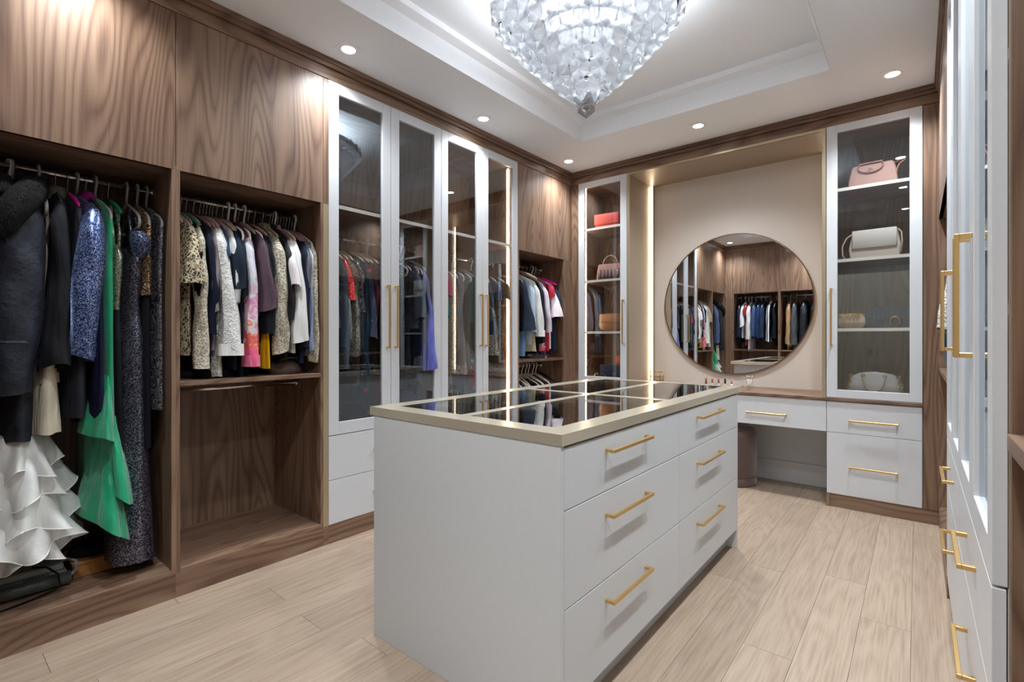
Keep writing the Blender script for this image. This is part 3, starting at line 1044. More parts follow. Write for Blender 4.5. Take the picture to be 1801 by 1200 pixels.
def grm(side, name, short, cat, a, mat, L=0.75, sl=0.0, w=0.205, rv=0.024, hem=None, hemv=None, fold=0.006, sru=0.05, srv=0.03, sre=None, lean=(0.0, 0.0),
        cuff=None, collar=None, hk=('tube', 'grey_plastic'), rodz=1.915, rz=None, group=None, style='shirt', lower=None, skirt=None, where=None, nohang=False, wst=None, hd='', d=0.275, extra=None):
    """one garment on its hanger. a: place along the rod; L: hem below the rod; sl: sleeve end below the rod"""
    rz = gr.uniform(-0.07, 0.07) if rz is None else rz
    base = {'left': 0.0, 'near': pi / 2, 'right': pi, 'back': -pi / 2}[side]
    p = P(side, a, d, rodz)
    t = thing(name, short, cat, p, base + rz, group)
    ph = gr.uniform(0, 6)
    k = gr.choice((4, 5, 6))
    hem = w if hem is None else hem
    hemv = rv * 1.3 if hemv is None else hemv
    M1 = mat if not isinstance(mat, str) else M[mat]
    if style in ('shirt', 'coat'):
        m = MB()
        th = rv
        pts = [(-0.082, 0, 0, 0.035, 0.012, 0), (-0.100, 0, 0, 0.085, th * 0.8, 0), (-0.135, 0, 0, 0.155, th, 0.001), (-0.175, 0, 0, w, th * 1.05, 0.002),
               (-0.26, 0, 0, w + 0.004, th * 1.1, fold * 0.4), (-0.45 if L > 0.6 else -0.36, 0, 0, (wst or w * 0.96), th * 1.15, fold * 0.8), (-(L * 0.86 if L > 0.6 else L - 0.03), 0, 0, lerp(w, hem, 0.8), lerp(th, hemv, 0.8), fold), (-L, 0, 0, hem, hemv, fold * 1.2)]
        loft(m, pts, 32, k, ph)
        m.build('body', M1, t, world=False)
        if sl:
            for s in (1, -1):
                m = MB()
                e = sre or (sru * 1.05, srv * 1.1)
                lu, lv = (lean if s == 1 else (0.0, 0.0))
                u0 = w - 0.01
                ln = sl - 0.13
                top = -0.135
                j1, j2 = gr.uniform(-0.004, 0.004), gr.uniform(0.92, 1.08)
                lo = [(top, s * (u0 - 0.06), 0, 0.02, srv * 0.3, 0), (top - 0.035, s * (u0 - 0.03), 0, sru * 0.72, srv * 0.58, 0.002),
                      (top - 0.11 if ln > 0.22 else top - 0.05, s * (u0 + 0.004), lv * 0.1 + j1, sru * 0.95, srv * 0.88, 0.003), (top - ln * 0.55, s * (u0 + 0.02 + lu * 0.5), lv * 0.6 - j1 * 2, sru * 1.02, srv * j2, 0.004),
                      (top - ln * 0.93, s * (u0 + 0.02 + lu), lv * 0.96, lerp(sru, e[0], 0.85), lerp(srv, e[1], 0.85), 0.006), (-sl, s * (u0 + 0.02 + lu), lv, e[0], e[1], 0.006)]
                loft(m, lo, 20, 3, ph + s, 0.035)
                sk, sv, x0 = gr.uniform(-0.45, 0.45), gr.uniform(-0.5, 0.5), s * (u0 + 0.02 + lu)
                if cuff:
                    sk = sv = 0.0
                cr1_, cr2_ = gr.uniform(0, 6), gr.uniform(22, 34)
                m.v = [(x + 0.0035 * sin(z * cr2_ + cr1_ + y * 40), y + 0.004 * sin(z * cr2_ * 0.7 + cr1_ * 2 + x * 50), z + min(1.0, max(0.0, (-sl + 0.16 - z) / 0.16)) * (sk * (x - x0) * s + sv * (y - lv))) for x, y, z in m.v]
                m.build('sleeve', M1, t, world=False)
                if cuff and s == 1:
                    m = MB()
                    loft(m, [(-sl + 0.055, u0 + 0.02 + lu, lv, e[0] * 1.0 + 0.004, e[1] + 0.004, 0.001), (-sl - 0.004, u0 + 0.02 + lu, lv, e[0] + 0.006, e[1] + 0.006, 0.001)], 18, 3, ph, 0.03, cap=(False, False))
                    m.build('cuff', cuff, t, world=False)
        if collar:
            m = MB()
            loft(m, [(-0.062, 0, 0, 0.062, rv * 0.9 + 0.008, 0.002), (-0.085, 0, 0, 0.072, rv + 0.012, 0.002), (-0.125, 0, 0, 0.095, rv + 0.012, 0.002)], 24, 3, ph, 0.02, cap=(False, False))
            m.build('collar', collar, t, world=False)
        if style == 'coat':
            m = MB()
            uu = w * 0.5
            m.box(uu, uu + 0.004, -hemv - fold - 0.003, -hemv - fold + 0.001, -L + 0.02, -L + 0.021)
    elif style == 'gown':
        # straps, bodice and a long skirt
        m = MB()
        bw = w
        st = 0.30
        pts = [(-st, 0, 0, bw * 0.80, rv, 0.001), (-st - 0.05, 0, 0, bw, rv * 1.1, 0.002), (-st - 0.16, 0, 0, bw * 0.92, rv * 1.1, 0.003), (-st - 0.26, 0, 0, wst or bw * 0.8, rv, 0.004),
               (-st - 0.42, 0, 0, bw * 0.95, lerp(rv, hemv, 0.3), fold * 0.6), (-L * 0.8, 0, 0, lerp(bw, hem, 0.6), lerp(rv, hemv, 0.72), fold), (-L, 0, 0, hem, hemv, fold * 1.3)]
        if skirt:
            cutz = -st - 0.30
            top = [q for q in pts if q[0] > cutz] + [(cutz, 0, 0, (wst or bw * 0.8), rv, 0.003)]
            loft(m, top, 30, k, ph)
            m.build('bodice', M1, t, world=False)
            m = MB()
            loft(m, [(cutz + 0.01, 0, 0, (wst or bw * 0.8) * 1.02, rv * 1.05, 0.003)] + [q for q in pts if q[0] < cutz], 30, k, ph)
            m.build('skirt', skirt, t, world=False)
        else:
            loft(m, pts, 34, k, ph)
            m.build('body', M1, t, world=False)
        for s in (-1, 1):
            m = MB()
            m.tube([(s * 0.085, 0.004, -0.112), (s * 0.10, 0.012, -0.16), (s * bw * 0.7, 0.012, -0.24), (s * bw * 0.74, 0.008, -st - 0.03)], 0.007, 6)
            m.tube([(s * 0.085, -0.004, -0.112), (s * 0.10, -0.012, -0.16), (s * bw * 0.7, -0.012, -0.24), (s * bw * 0.74, -0.008, -st - 0.03)], 0.007, 6)
            m.build('strap', M1, t, world=False)
    elif style == 'trousers':
        m = MB()
        m.add([], [])
        pts = [(-0.20, 0, 0, hem * 0.9, 0.008, 0), (-0.206, 0, 0, hem, rv, 0.001), (-0.35, 0, 0, hem, rv * 1.3, 0.003), (-L * 0.8, 0, 0, hem * 1.02, rv * 1.2, 0.003), (-L, 0, 0, hem, rv * 1.1, 0.003)]
        loft(m, pts, 28, 2, ph)
        m.build('legs', M1, t, world=False)
    if lower:     # another layer showing under the hem: (material, L, hem half width, half thickness)
        lm, lL, lw, lt = lower
        m = MB()
        loft(m, [(-L + 0.10, 0, 0, lw * 0.95, lt * 0.8, 0.002), (-L - 0.02, 0, 0, lw, lt, 0.004), (-lL, 0, 0, lw * 1.03, lt * 1.15, fold)], 30, 7, ph, 0.05)
        m.build('underlayer', lm, t, world=False)
    if extra:
        extra(t, ph)
    if not nohang:
        hanger(side, a, rodz, hd, hk[0], hk[1], d=d, rz=rz, group=None)
    return t


def C(*a):
    return cloth(*a)


NAVY, BLACK, CHAR, CREAM, WHITE = '#1d2233', '#17171a', '#33343a', '#d9cfba', '#e3e2e0'
# ------------------------------------------------------------------ clothes, left wall, first bay (long pieces)
GA = 'long clothes on the first rod'
gp = ('tube', 'grey_plastic')


def hl(kind, what):
    return kind + ' hanger holding the ' + what


grm('left', 'vest', 'light grey puffer vest at the very start of the first rod', 'vest', 0.175, C('plain', '#a9a49c'), L=0.86, w=0.20, rv=0.04, fold=0.012, hk=gp, group=GA, hd=hl('white looped', 'light grey puffer vest'))


def fur_collar(t, ph):
    m = MB()
    r = random.Random(4)
    path = [(-0.03, 0.03, -0.065), (0.05, 0.045, -0.072), (0.13, 0.048, -0.09), (0.20, 0.035, -0.125), (0.255, 0.005, -0.175), (0.275, -0.030, -0.235), (0.280, -0.055, -0.30), (0.275, -0.065, -0.35)]
    rad = [0.022, 0.036, 0.042, 0.048, 0.052, 0.050, 0.040, 0.014]
    m.tube(path, rad, 14)
    path2 = [(-0.03, -0.03, -0.07), (0.06, -0.045, -0.078), (0.14, -0.048, -0.10), (0.20, -0.045, -0.135), (0.24, -0.045, -0.18)]
    rad2 = [0.02, 0.032, 0.036, 0.036, 0.03]
    m.tube(path2, rad2, 14)
    for pth, rd, cnt in ((path, rad, 1500), (path2, rad2, 600)):
        for _ in range(cnt):
            f = r.random() * (len(pth) - 1)
            i = min(int(f), len(pth) - 2)
            c0 = Vector(pth[i]).lerp(Vector(pth[i + 1]), f - i)
            q = lerp(rd[i], rd[i + 1], f - i)
            tg = (Vector(pth[i + 1]) - Vector(pth[i])).normalized()
            nrm = Vector((r.gauss(0, 1), r.gauss(0, 1), r.gauss(0, 1)))
            nrm = (nrm - tg * nrm.dot(tg)).normalized()
            p = c0 + nrm * q * 0.93
            dd = (nrm * 0.7 + tg * r.uniform(0.2, 1.0) + Vector((0, 0, -0.4))).normalized() * r.uniform(0.012, 0.028)
            s = tg.cross(nrm) * 0.0013
            m.add([p + s, p - s, p + dd], [(0, 1, 2)])
    m.build('fur_collar', C('fur', '#0e0e11', '#211f1f', '#7a7067'), t, world=False)


def coat_seams(sl, w, sru, srv, mat):
    def f(t, ph):
        m = MB()
        for z in (-sl + 0.20,):
            loft(m, [(z + 0.004, w + 0.02, -0.024, sru, srv, 0.003), (z - 0.004, w + 0.02, -0.024, sru, srv, 0.003)], 24, 3, ph + 1, 0.01, cap=(False, False))
        m.build('seam', mat, t, world=False)
    return f


def navy_coat(t, ph):
    fur_collar(t, ph)
    coat_seams(0.93, 0.225, 0.060, 0.066, C('leather', '#3b3d46'))(t, ph)


grm('left', 'coat', 'navy suede shearling coat with dark fur collar on the first rod', 'coat', 0.272, C('leather', '#1b1e27', '#2b2f3b'), L=1.12, sl=0.93, w=0.235, rv=0.055, hemv=0.07, fold=0.008, sru=0.058, srv=0.072, sre=(0.055, 0.058), lean=(0.0, -0.03),
    rz=0.02, group=GA, style='coat', extra=navy_coat, hd=hl('thick grey plastic', 'navy shearling coat'))
grm('left', 'evening_dress', 'beige satin dress with pale hem behind the navy shearling coat', 'dress', 0.352, C('satin', '#8f7d69', '#b5a38c'), L=0.90, w=0.20, rv=0.02, hem=0.24, hemv=0.045, fold=0.010, style='gown', group=GA,
    lower=(C('plain', '#cfc4ae'), 1.10, 0.25, 0.05), hd=hl('slim grey plastic', 'beige satin dress'))
grm('left', 'coat', 'black wool coat with flared hem, right behind the navy shearling coat', 'coat', 0.405, C('plain', '#1d1d21'), L=0.84, sl=0.84, w=0.225, rv=0.03, hemv=0.04, sru=0.05, srv=0.034, sre=(0.058, 0.045), lean=(0.01, -0.025), group=GA, collar=C('plain', '#55534f'),
    hk=('wire', 'black_velour'), hd=hl('thin wire', 'black wool coat'))
grm('left', 'skirt_suit', 'charcoal skirt suit below the blue sequin dress', 'suit', 0.445, C('plain', '#2a2b31'), L=1.05, w=0.22, hem=0.23, rv=0.03, hemv=0.05, group=GA, hk=('wire', 'magenta_plastic'), hd=hl('magenta plastic', 'charcoal skirt suit'))
grm('left', 'sequin_dress', 'blue sequined dress with long glittering sleeves', 'dress', 0.478, C('sequin', '#1c2748', '#3c5391', '#b9c8ee'), L=0.80, sl=0.80, w=0.23, rv=0.03, sru=0.055, srv=0.044, sre=(0.05, 0.034), lean=(0.0, -0.045), group=GA,
    hd=hl('straight grey plastic', 'blue sequined dress'))
grm('left', 'dress', 'dark navy dress with purple lining, right behind the blue sequins', 'dress', 0.507, C('plain', '#20213c'), L=1.09, w=0.225, hem=0.235, rv=0.02, hemv=0.03, group=GA, hk=('wire', 'black_velour'), collar=C('plain', '#8c1f6d'), hd=hl('thin black', 'navy dress with purple lining'))


def green_ruffles(t, ph):
    m = MB()
    # cascading asymmetric flounces on the room side of the skirt
    for i, (z0, z1, r1, ofs) in enumerate(((-0.88, -1.15, 0.05, -0.02), (-1.05, -1.38, 0.062, 0.018), (-1.22, -1.54, 0.075, 0.0))):
        loft(m, [(z0, 0.10, ofs * 0.5, 0.11, 0.022, 0.003), (lerp(z0, z1, 0.5), 0.11, ofs, 0.145, r1 * 0.7, 0.010), (z1, 0.12, ofs * 1.6, 0.16, r1, 0.012)], 44, 4, ph + i * 1.3, 0.03)
    m.v = [(x, y, z - 0.9 * (y + 0.02) * min(1.0, max(0.0, (-0.95 - z) * 2.2))) for x, y, z in m.v]
    m.build('flounce', C('satin', '#0c8a5d', '#18ab78'), t, world=False)


grm('left', 'evening_gown', 'emerald green gown with cascading flounces', 'gown', 0.542, C('satin', '#0c8a5d', '#18ab78'), L=1.45, w=0.21, hem=0.235, rv=0.022, hemv=0.035, fold=0.008, group=GA, extra=green_ruffles, hd=hl('grey plastic', 'emerald green gown'))
grm('left', 'evening_gown', 'green and silver sequin halter gown with black skirt', 'gown', 0.588, C('sequin', '#2f5a42', '#b8b494', '#f2efe2'), L=1.25, w=0.20, hem=0.21, rv=0.026, hemv=0.034, style='gown', skirt=C('plain', '#1b1c20'), group=GA, hk=('bar', 'green_plastic'), hd=hl('green plastic', 'green and silver sequin gown'))


def gown_bow(t, ph):
    m = MB()
    loft(m, [(-0.235, 0.19, 0.0, 0.03, 0.03, 0.0), (-0.27, 0.185, 0.01, 0.05, 0.042, 0.002), (-0.33, 0.17, 0.015, 0.045, 0.038, 0.003), (-0.365, 0.15, 0.01, 0.02, 0.02, 0.0)], 20, 3, ph, 0.02, cap=(True, True))
    m.build('ruffle', C('sequin', '#1b2238', '#3b466b', '#a9b4d9'), t, world=False)


grm('left', 'evening_gown', 'floor-length navy glitter gown reaching down to the cardboard box', 'gown', 0.658, C('sequin', '#1e2230', '#474a5b', '#b8b4c4'), L=1.735, w=0.185, hem=0.205, rv=0.036, hemv=0.095, fold=0.008, style='gown', group=GA, extra=gown_bow, rz=0.0,
    hd=hl('wide grey plastic', 'navy glitter gown'))
grm('left', 'top', 'black top with gold baroque scrolls and black trousers beneath', 'top', 0.700, C('scroll', '#151416', '#c79a6a'), L=0.52, w=0.215, rv=0.02, group=GA, lower=(C('plain', '#181820'), 1.22, 0.20, 0.022), hd=hl('grey plastic', 'black top with gold scrolls'))
grm('left', 'dress', 'dark swirl-patterned dress last on the first rod beside the divider', 'dress', 0.736, C('scroll', '#2a2930', '#8f8c94'), L=1.05, w=0.21, rv=0.016, hemv=0.02, fold=0.004, group=GA, hd=hl('broad grey plastic', 'dark swirl-patterned dress'))

# white organza dress with ruffled tiers, low in the bay
wd = thing('tulle_dress', 'white organza dress with tiers of ruffles at the bottom of the first bay', 'dress', (-2.90, 0.30, 0.30), 0, GA)
org = C('sheer', '#f4f3ef')
M['satin_edge'] = paint('satin_edge', '#efece6', 0.35)
tiers = ((0.86, 0.66, 0.15, 0.23, 0.06, 0.13), (0.74, 0.56, 0.17, 0.255, 0.08, 0.16), (0.62, 0.44, 0.19, 0.27, 0.10, 0.19), (0.52, 0.36, 0.20, 0.275, 0.12, 0.20), (0.46, 0.31, 0.17, 0.235, 0.12, 0.165))
rr = random.Random(8)
wc = (-2.90, 0.275)
m = MB()
m.rings([[(wc[0] + a * cos(2 * pi * j / 30), wc[1] + b * sin(2 * pi * j / 30), z) for j in range(30)] for (a, b, z) in ((0.05, 0.02, 1.62), (0.19, 0.03, 1.55), (0.19, 0.03, 1.2), (0.15, 0.04, 0.95), (0.18, 0.09, 0.75), (0.20, 0.13, 0.5), (0.21, 0.14, 0.34))], True, False, True)
m.build('lining', C('plain', '#e4e1da'), wd)
for ti, (z0, z1, ra, rb, ta, tb) in enumerate(tiers):
    m = MB()
    N = 150
    ph = rr.uniform(0, 6)
    rings = []
    ks = (9, 14, 5)
    for s in range(9):
        f = s / 8
        ring = []
        for j in range(N):
            a = 2 * pi * j / N
            S = sin(ks[0] * a + ph + f) * 0.6 + sin(ks[1] * a + 2 * ph - 2 * f) * 0.35 + sin(ks[2] * a - ph) * 0.5
            amp = 0.023 * f ** 1.1
            u = lerp(ra, rb, f ** 0.7) + amp * S
            v = lerp(ta, tb, f ** 0.7) + amp * S
            curl = 0.022 * f ** 3 * cos(ks[0] * a + ph)
            ring.append((wc[0] + u * cos(a) + curl * cos(a), wc[1] + v * sin(a) + curl * sin(a), lerp(z0, z1, f) + 0.025 * f * sin(ks[2] * a + ph) + 0.008 * f ** 2 * sin(ks[0] * a + ph + 1.2)))
        rings.append(ring)
    m.rings(rings, True, False, True)
    rf = m.build('ruffle', org, wd)
    e = MB()
    pth = rings[-1] + [rings[-1][0]]
    e.tube(pth, 0.0022, 5)
    e.build('satin_edging', 'satin_edge', rf)
hanger('left', 0.262, 1.915, 'white plastic hanger in front of the navy shearling coat', 'tube', 'white_plastic', rz=0.3)

# things on the floor of the first bay
M['keyb'] = paint('grey_machine_plastic', '#8b8d88', 0.45)
M['keyd'] = paint('dark_machine_plastic', '#4a4c47', 0.35)
ma = thing('printer', 'grey portable printer lying under the white ruffled dress', 'printer', (-2.93, 0.27, 0.131))
m = MB()
m.box(-3.06, -2.86, 0.10, 0.44, 0.131, 0.185)
m.box(-3.06, -2.89, 0.10, 0.43, 0.185, 0.215)
m.build('housing', 'keyb', ma, bevel=0.006)
MB().tube([(-2.848, 0.10, 0.162), (-2.848, 0.445, 0.162)], 0.027, 18).build('roller', 'keyd', ma)
MB().tube([(-2.95, 0.40, 0.20), (-2.93, 0.45, 0.215), (-2.90, 0.472, 0.205), (-2.87, 0.465, 0.175), (-2.85, 0.44, 0.165)], 0.007, 8).build('carrying_handle', 'keyb', ma)
m = MB()
for k in range(7):
    m.box(-2.885, -2.860, 0.30 + k * 0.012, 0.307 + k * 0.012, 0.1855, 0.187)
m.build('vent_slats', 'keyd', ma, kind='stuff')
o = MB().tube([(-2.90, 0.33, 0.225), (-2.86, 0.37, 0.225), (-2.815, 0.40, 0.20), (-2.80, 0.405, 0.15), (-2.80, 0.37, 0.137), (-2.78, 0.31, 0.135), (-2.76, 0.24, 0.134), (-2.75, 0.16, 0.134)], 0.004, 6).build('strap', C('plain', '#141414'))
tag(o, 'thin black strap trailing from the grey printer over the bay floor', 'strap')

M['card'] = paint('cardboard', '#a9713c', 0.8)
cb = thing('cardboard_box', 'flat brown cardboard box under the navy glitter gown', 'box', (-2.97, 0.58, 0.131))
bx('tray', 'card', cb, (-3.08, -2.885, 0.458, 0.70, 0.131, 0.185), 0.002)
bx('lid', 'card', cb, (-3.083, -2.882, 0.455, 0.703, 0.186, 0.200), 0.002)
m = MB()
m.rings([[(-2.98 + a * cos(2 * pi * j / 20) * (1 + 0.1 * sin(3 * j)), 0.535 + b * sin(2 * pi * j / 20), z) for j in range(20)] for a, b, z in ((0.06, 0.07, 0.2015), (0.07, 0.085, 0.215), (0.055, 0.07, 0.24), (0.02, 0.03, 0.255))])
o = m.build('pouch', C('plain', '#151516'))
tag(o, 'soft black fabric pouch lying on the cardboard box', 'pouch')

# ------------------------------------------------------------------ second bay
GB = 'blouses and tops on the second rod'
vt, vm, vb = ('wire', 'tan_velour'), ('wire', 'mauve_velour'), ('wire', 'black_velour')
wp = ('tube', 'white_plastic')
lst = [
    ('jacket', 'cream and black lace jacket with wide elbow sleeves beside the divider', 'jacket', 0.852, C('lace', '#d3c3a0', '#3a342e'), dict(L=0.80, sl=0.46, rv=0.022, sru=0.055, srv=0.036, sre=(0.068, 0.05), hk=gp, lean=(0.01, 0.0)), 'cream and black lace jacket'),
    ('top', 'plain black top squeezed in behind the cream and black lace jacket', 'top', 0.880, C('plain', BLACK), dict(L=0.86, rv=0.014, sl=0.5, sru=0.04, srv=0.016, hk=('wire', 'green_plastic')), 'black top behind the lace jacket'),
    ('blouse', 'long-sleeved cream lace blouse with scalloped cuff near the divider', 'blouse', 0.905, C('lace', '#ddd3bd', '#a99f8a'), dict(L=0.80, sl=0.86, rv=0.016, sru=0.05, srv=0.024, lean=(0.01, 0.0), cuff=C('lace', '#e6dfcf', '#c4b99f'), hk=vm), 'cream lace blouse with scalloped cuff'),
    ('blouse', 'navy blouse with tapered sleeve between cream lace and white blouses', 'blouse', 0.938, C('plain', NAVY), dict(L=0.84, sl=0.70, rv=0.016, sru=0.045, srv=0.02, sre=(0.03, 0.024), hk=vm), 'navy tapered-sleeve blouse'),
    ('blouse', 'sheer mauve-grey beaded blouse just before the big white sleeve', 'blouse', 0.968, C('plain', '#8f8285'), dict(L=0.78, sl=0.60, rv=0.014, sru=0.042, srv=0.018, hk=vm), 'mauve-grey beaded blouse'),
    ('blouse', 'white embroidered blouse with long wide sleeve and deep cuff', 'blouse', 1.000, C('lace', '#eeeeea', '#dddbd6'), dict(L=0.84, sl=0.80, rv=0.02, sru=0.058, srv=0.036, sre=(0.065, 0.055), lean=(0.015, 0.045), cuff=C('plain', '#efeeea'), hk=vm, lower=(C('lace', '#e2ddd2', '#bfb8a8'), 0.91, 0.21, 0.04)), 'white embroidered blouse'),
    ('shirt', 'blue denim shirt mostly hidden behind the white embroidered blouse', 'shirt', 1.028, C('plain', '#33486f'), dict(L=0.7, sl=0.4, rv=0.012, sru=0.035, srv=0.014, hk=vm), 'blue denim shirt'),
    ('blouse', 'white sheer blouse right before the navy short-sleeved top', 'blouse', 1.048, C('plain', '#dcdcdc'), dict(L=0.62, sl=0.55, rv=0.014, sru=0.042, srv=0.018, hk=vt), 'white sheer blouse'),
    ('top', 'navy short-sleeved top with folded sleeve edge', 'top', 1.078, C('plain', '#232c3a'), dict(L=0.88, sl=0.46, rv=0.02, sru=0.05, srv=0.030, sre=(0.055, 0.036), lean=(0.0, 0.015), hk=vt), 'navy short-sleeved top'),
    ('top', 'dark teal long top next to the navy short-sleeved one', 'top', 1.108, C('plain', '#1c2b33'), dict(L=0.92, sl=0.50, rv=0.014, sru=0.035, srv=0.014, hk=wp), 'dark teal long top'),
    ('blouse', 'plum and white blouse blooming with pink and orange flowers', 'blouse', 1.142, C('bloom', '#d77aa4'), dict(L=0.86, sl=0.86, rv=0.018, sru=0.05, srv=0.028, sre=(0.05, 0.036), lean=(0.01, 0.0), cuff=C('plain', '#ef7fa0'), hk=wp), 'pink and orange flowered blouse'),
    ('top', 'plum-brown short-sleeved top with boxy sleeve', 'top', 1.190, C('plain', '#5d4b55'), dict(L=0.60, sl=0.56, rv=0.02, sru=0.058, srv=0.028, sre=(0.075, 0.042), lean=(0.0, 0.022), hk=wp), 'plum-brown top'),
    ('dress', 'black dress with bright yellow layer under its hem', 'dress', 1.212, C('plain', '#1a1d26'), dict(L=0.74, sl=0.70, rv=0.02, sru=0.05, srv=0.026, hk=vt, lower=(C('plain', '#e2b417'), 0.88, 0.235, 0.018)), 'black dress with yellow layer'),
    ('top', 'black top between the plum-brown top and the cream bolero', 'top', 1.245, C('plain', '#181a22'), dict(L=0.86, sl=0.5, rv=0.016, sru=0.04, srv=0.016, hk=vb), 'black top before the bolero'),
    ('bolero', 'cream bolero covered in curled sequin texture with long sleeve', 'jacket', 1.290, C('lace', '#ddd5c2', '#a59b86'), dict(L=0.66, sl=0.80, rv=0.026, sru=0.055, srv=0.036, sre=(0.05, 0.040), lean=(0.0, 0.01), hk=vt, collar=C('lace', '#b7ab8e', '#6f6552')), 'cream sequin bolero'),
    ('jacket', 'black jacket with zips right beside the cream bolero', 'jacket', 1.330, C('leather', '#191a1d'), dict(L=0.84, sl=0.62, rv=0.018, sru=0.05, srv=0.02, hk=vb, collar=C('leather', '#101012')), 'black zipped jacket'),
    ('t-shirt', 'white short-sleeved shirt with pink collar lining near the gold trim', 'shirt', 1.362, C('plain', '#e6dfe2'), dict(L=0.60, sl=0.44, rv=0.016, sru=0.05, srv=0.026, sre=(0.062, 0.034), lean=(0.03, 0.0), hk=wp, collar=C('plain', '#c38a93')), 'white shirt with pink collar lining'),
    ('blouse', 'plain white blouse with smooth three-quarter sleeve near the gold trim', 'blouse', 1.392, C('plain', '#e8e7e5'), dict(L=0.80, sl=0.74, rv=0.02, sru=0.058, srv=0.032, sre=(0.065, 0.044), lean=(0.01, 0.015), hk=('wire', 'white_plastic')), 'plain white blouse'),
    ('shirt', 'navy shirt between the plain white blouse and the striped shirt', 'shirt', 1.425, C('plain', '#222a3a'), dict(L=0.86, sl=0.78, rv=0.018, sru=0.05, srv=0.022, hk=vm), 'navy shirt near the gold trim'),
    ('top', 'grey knitted top with short sleeve near the gold trim', 'top', 1.445, C('plain', '#6e6c6d'), dict(L=0.6, sl=0.42, rv=0.014, sru=0.045, srv=0.016, hk=vm), 'grey knitted top'),
    ('shirt', 'white and blue striped shirt beside the last cream lace blouse', 'shirt', 1.462, C('stripe', '#8c96bb', '#dadde6'), dict(L=0.80, sl=0.80, rv=0.012, sru=0.045, srv=0.014, hk=vt), 'white and blue striped shirt'),
    ('blouse', 'cream lace blouse last on the second rod against the gold trim', 'blouse', 1.480, C('lace', '#d8cdb6', '#a0967f'), dict(L=0.82, sl=0.84, rv=0.012, sru=0.05, srv=0.016, hk=wp, rz=0.0), 'last cream lace blouse'),
]
KN = {'green_plastic': 'green', 'mauve_velour': 'mauve velour', 'tan_velour': 'tan velour', 'black_velour': 'black velour', 'white_plastic': 'white plastic', 'grey_plastic': 'grey plastic', 'pale_wood': 'pale wooden', 'magenta_plastic': 'magenta', 'darkgreen_plastic': 'dark green'}


def hang_all(side, lst, group, rodz, d=0.275):
    for name, label, cat, a, mat, kw, short in lst:
        hk = kw.get('hk', gp)
        kw.setdefault('d', d)
        grm(side, name.replace('t-shirt', 't_shirt'), label, cat, a, mat, group=group, rodz=rodz, hd=KN[hk[1]] + ' hanger holding the ' + short, **kw)


hang_all('left', lst, GB, 1.915)
for a, k2, lab in ((0.825, 'tan_velour', 'spare tan hanger against the divider, before the cream and black lace jacket'), (0.865, 'mauve_velour', 'spare mauve hanger between the lace jacket and the plain black top'),
                   (0.985, 'tan_velour', 'spare tan hanger between the mauve-grey blouse and the white embroidered blouse'), (1.015, 'mauve_velour', 'spare mauve hanger just behind the white embroidered blouse'),
                   (1.16, 'tan_velour', 'spare tan hanger beside the pink and orange flowered blouse'), (1.345, 'mauve_velour', 'spare mauve hanger beside the black zipped jacket'),
                   (1.375, 'tan_velour', 'spare tan hanger beside the white shirt with pink collar lining'), (1.41, 'mauve_velour', 'spare mauve hanger between plain white blouse and navy shirt')):
    hanger('left', a, 1.915, lab, 'wire', k2, group='spare slim hangers on the second rod')

# on the shelf of the second bay
m = MB()
r = random.Random(2)
m.rings([[(-2.93 + a * cos(2 * pi * j / 26) * (1 + 0.06 * sin(5 * j)), 1.01 + b * sin(2 * pi * j / 26) * (1 + 0.05 * sin(3 * j + 1)), z) for j in range(26)] for a, b, z in ((0.19, 0.19, 0.998), (0.2, 0.2, 1.01), (0.19, 0.19, 1.035), (0.13, 0.14, 1.05), (0.05, 0.05, 1.055))])
o = m.build('folded_clothes', C('plain', '#141519'))
tag(o, 'heap of folded black clothes on the shelf under the blouses', 'clothes')
bb = thing('handbag', 'slouchy dark brown bag on the shelf under the blouses', 'handbag', (-2.82, 1.36, 0.998), 0.0)
m = MB()
loft(m, [(0.075, 0, 0, 0.07, 0.05, 0.004), (0.055, 0, 0, 0.10, 0.085, 0.006), (0.02, 0, 0, 0.115, 0.10, 0.006), (0.0, 0, 0, 0.11, 0.10, 0.001)], 28, 5, 1.0, 0.012, cap=(True, True))
m.build('body', C('leather', '#3c2c26', '#57443b'), bb, world=False)
MB().tube([(0.05, -0.06, 0.06), (0.09, -0.04, 0.085), (0.10, 0.0, 0.09), (0.09, 0.04, 0.085), (0.05, 0.06, 0.06)], 0.006, 8).build('strap', C('leather', '#2b1f1b'), bb, world=False)
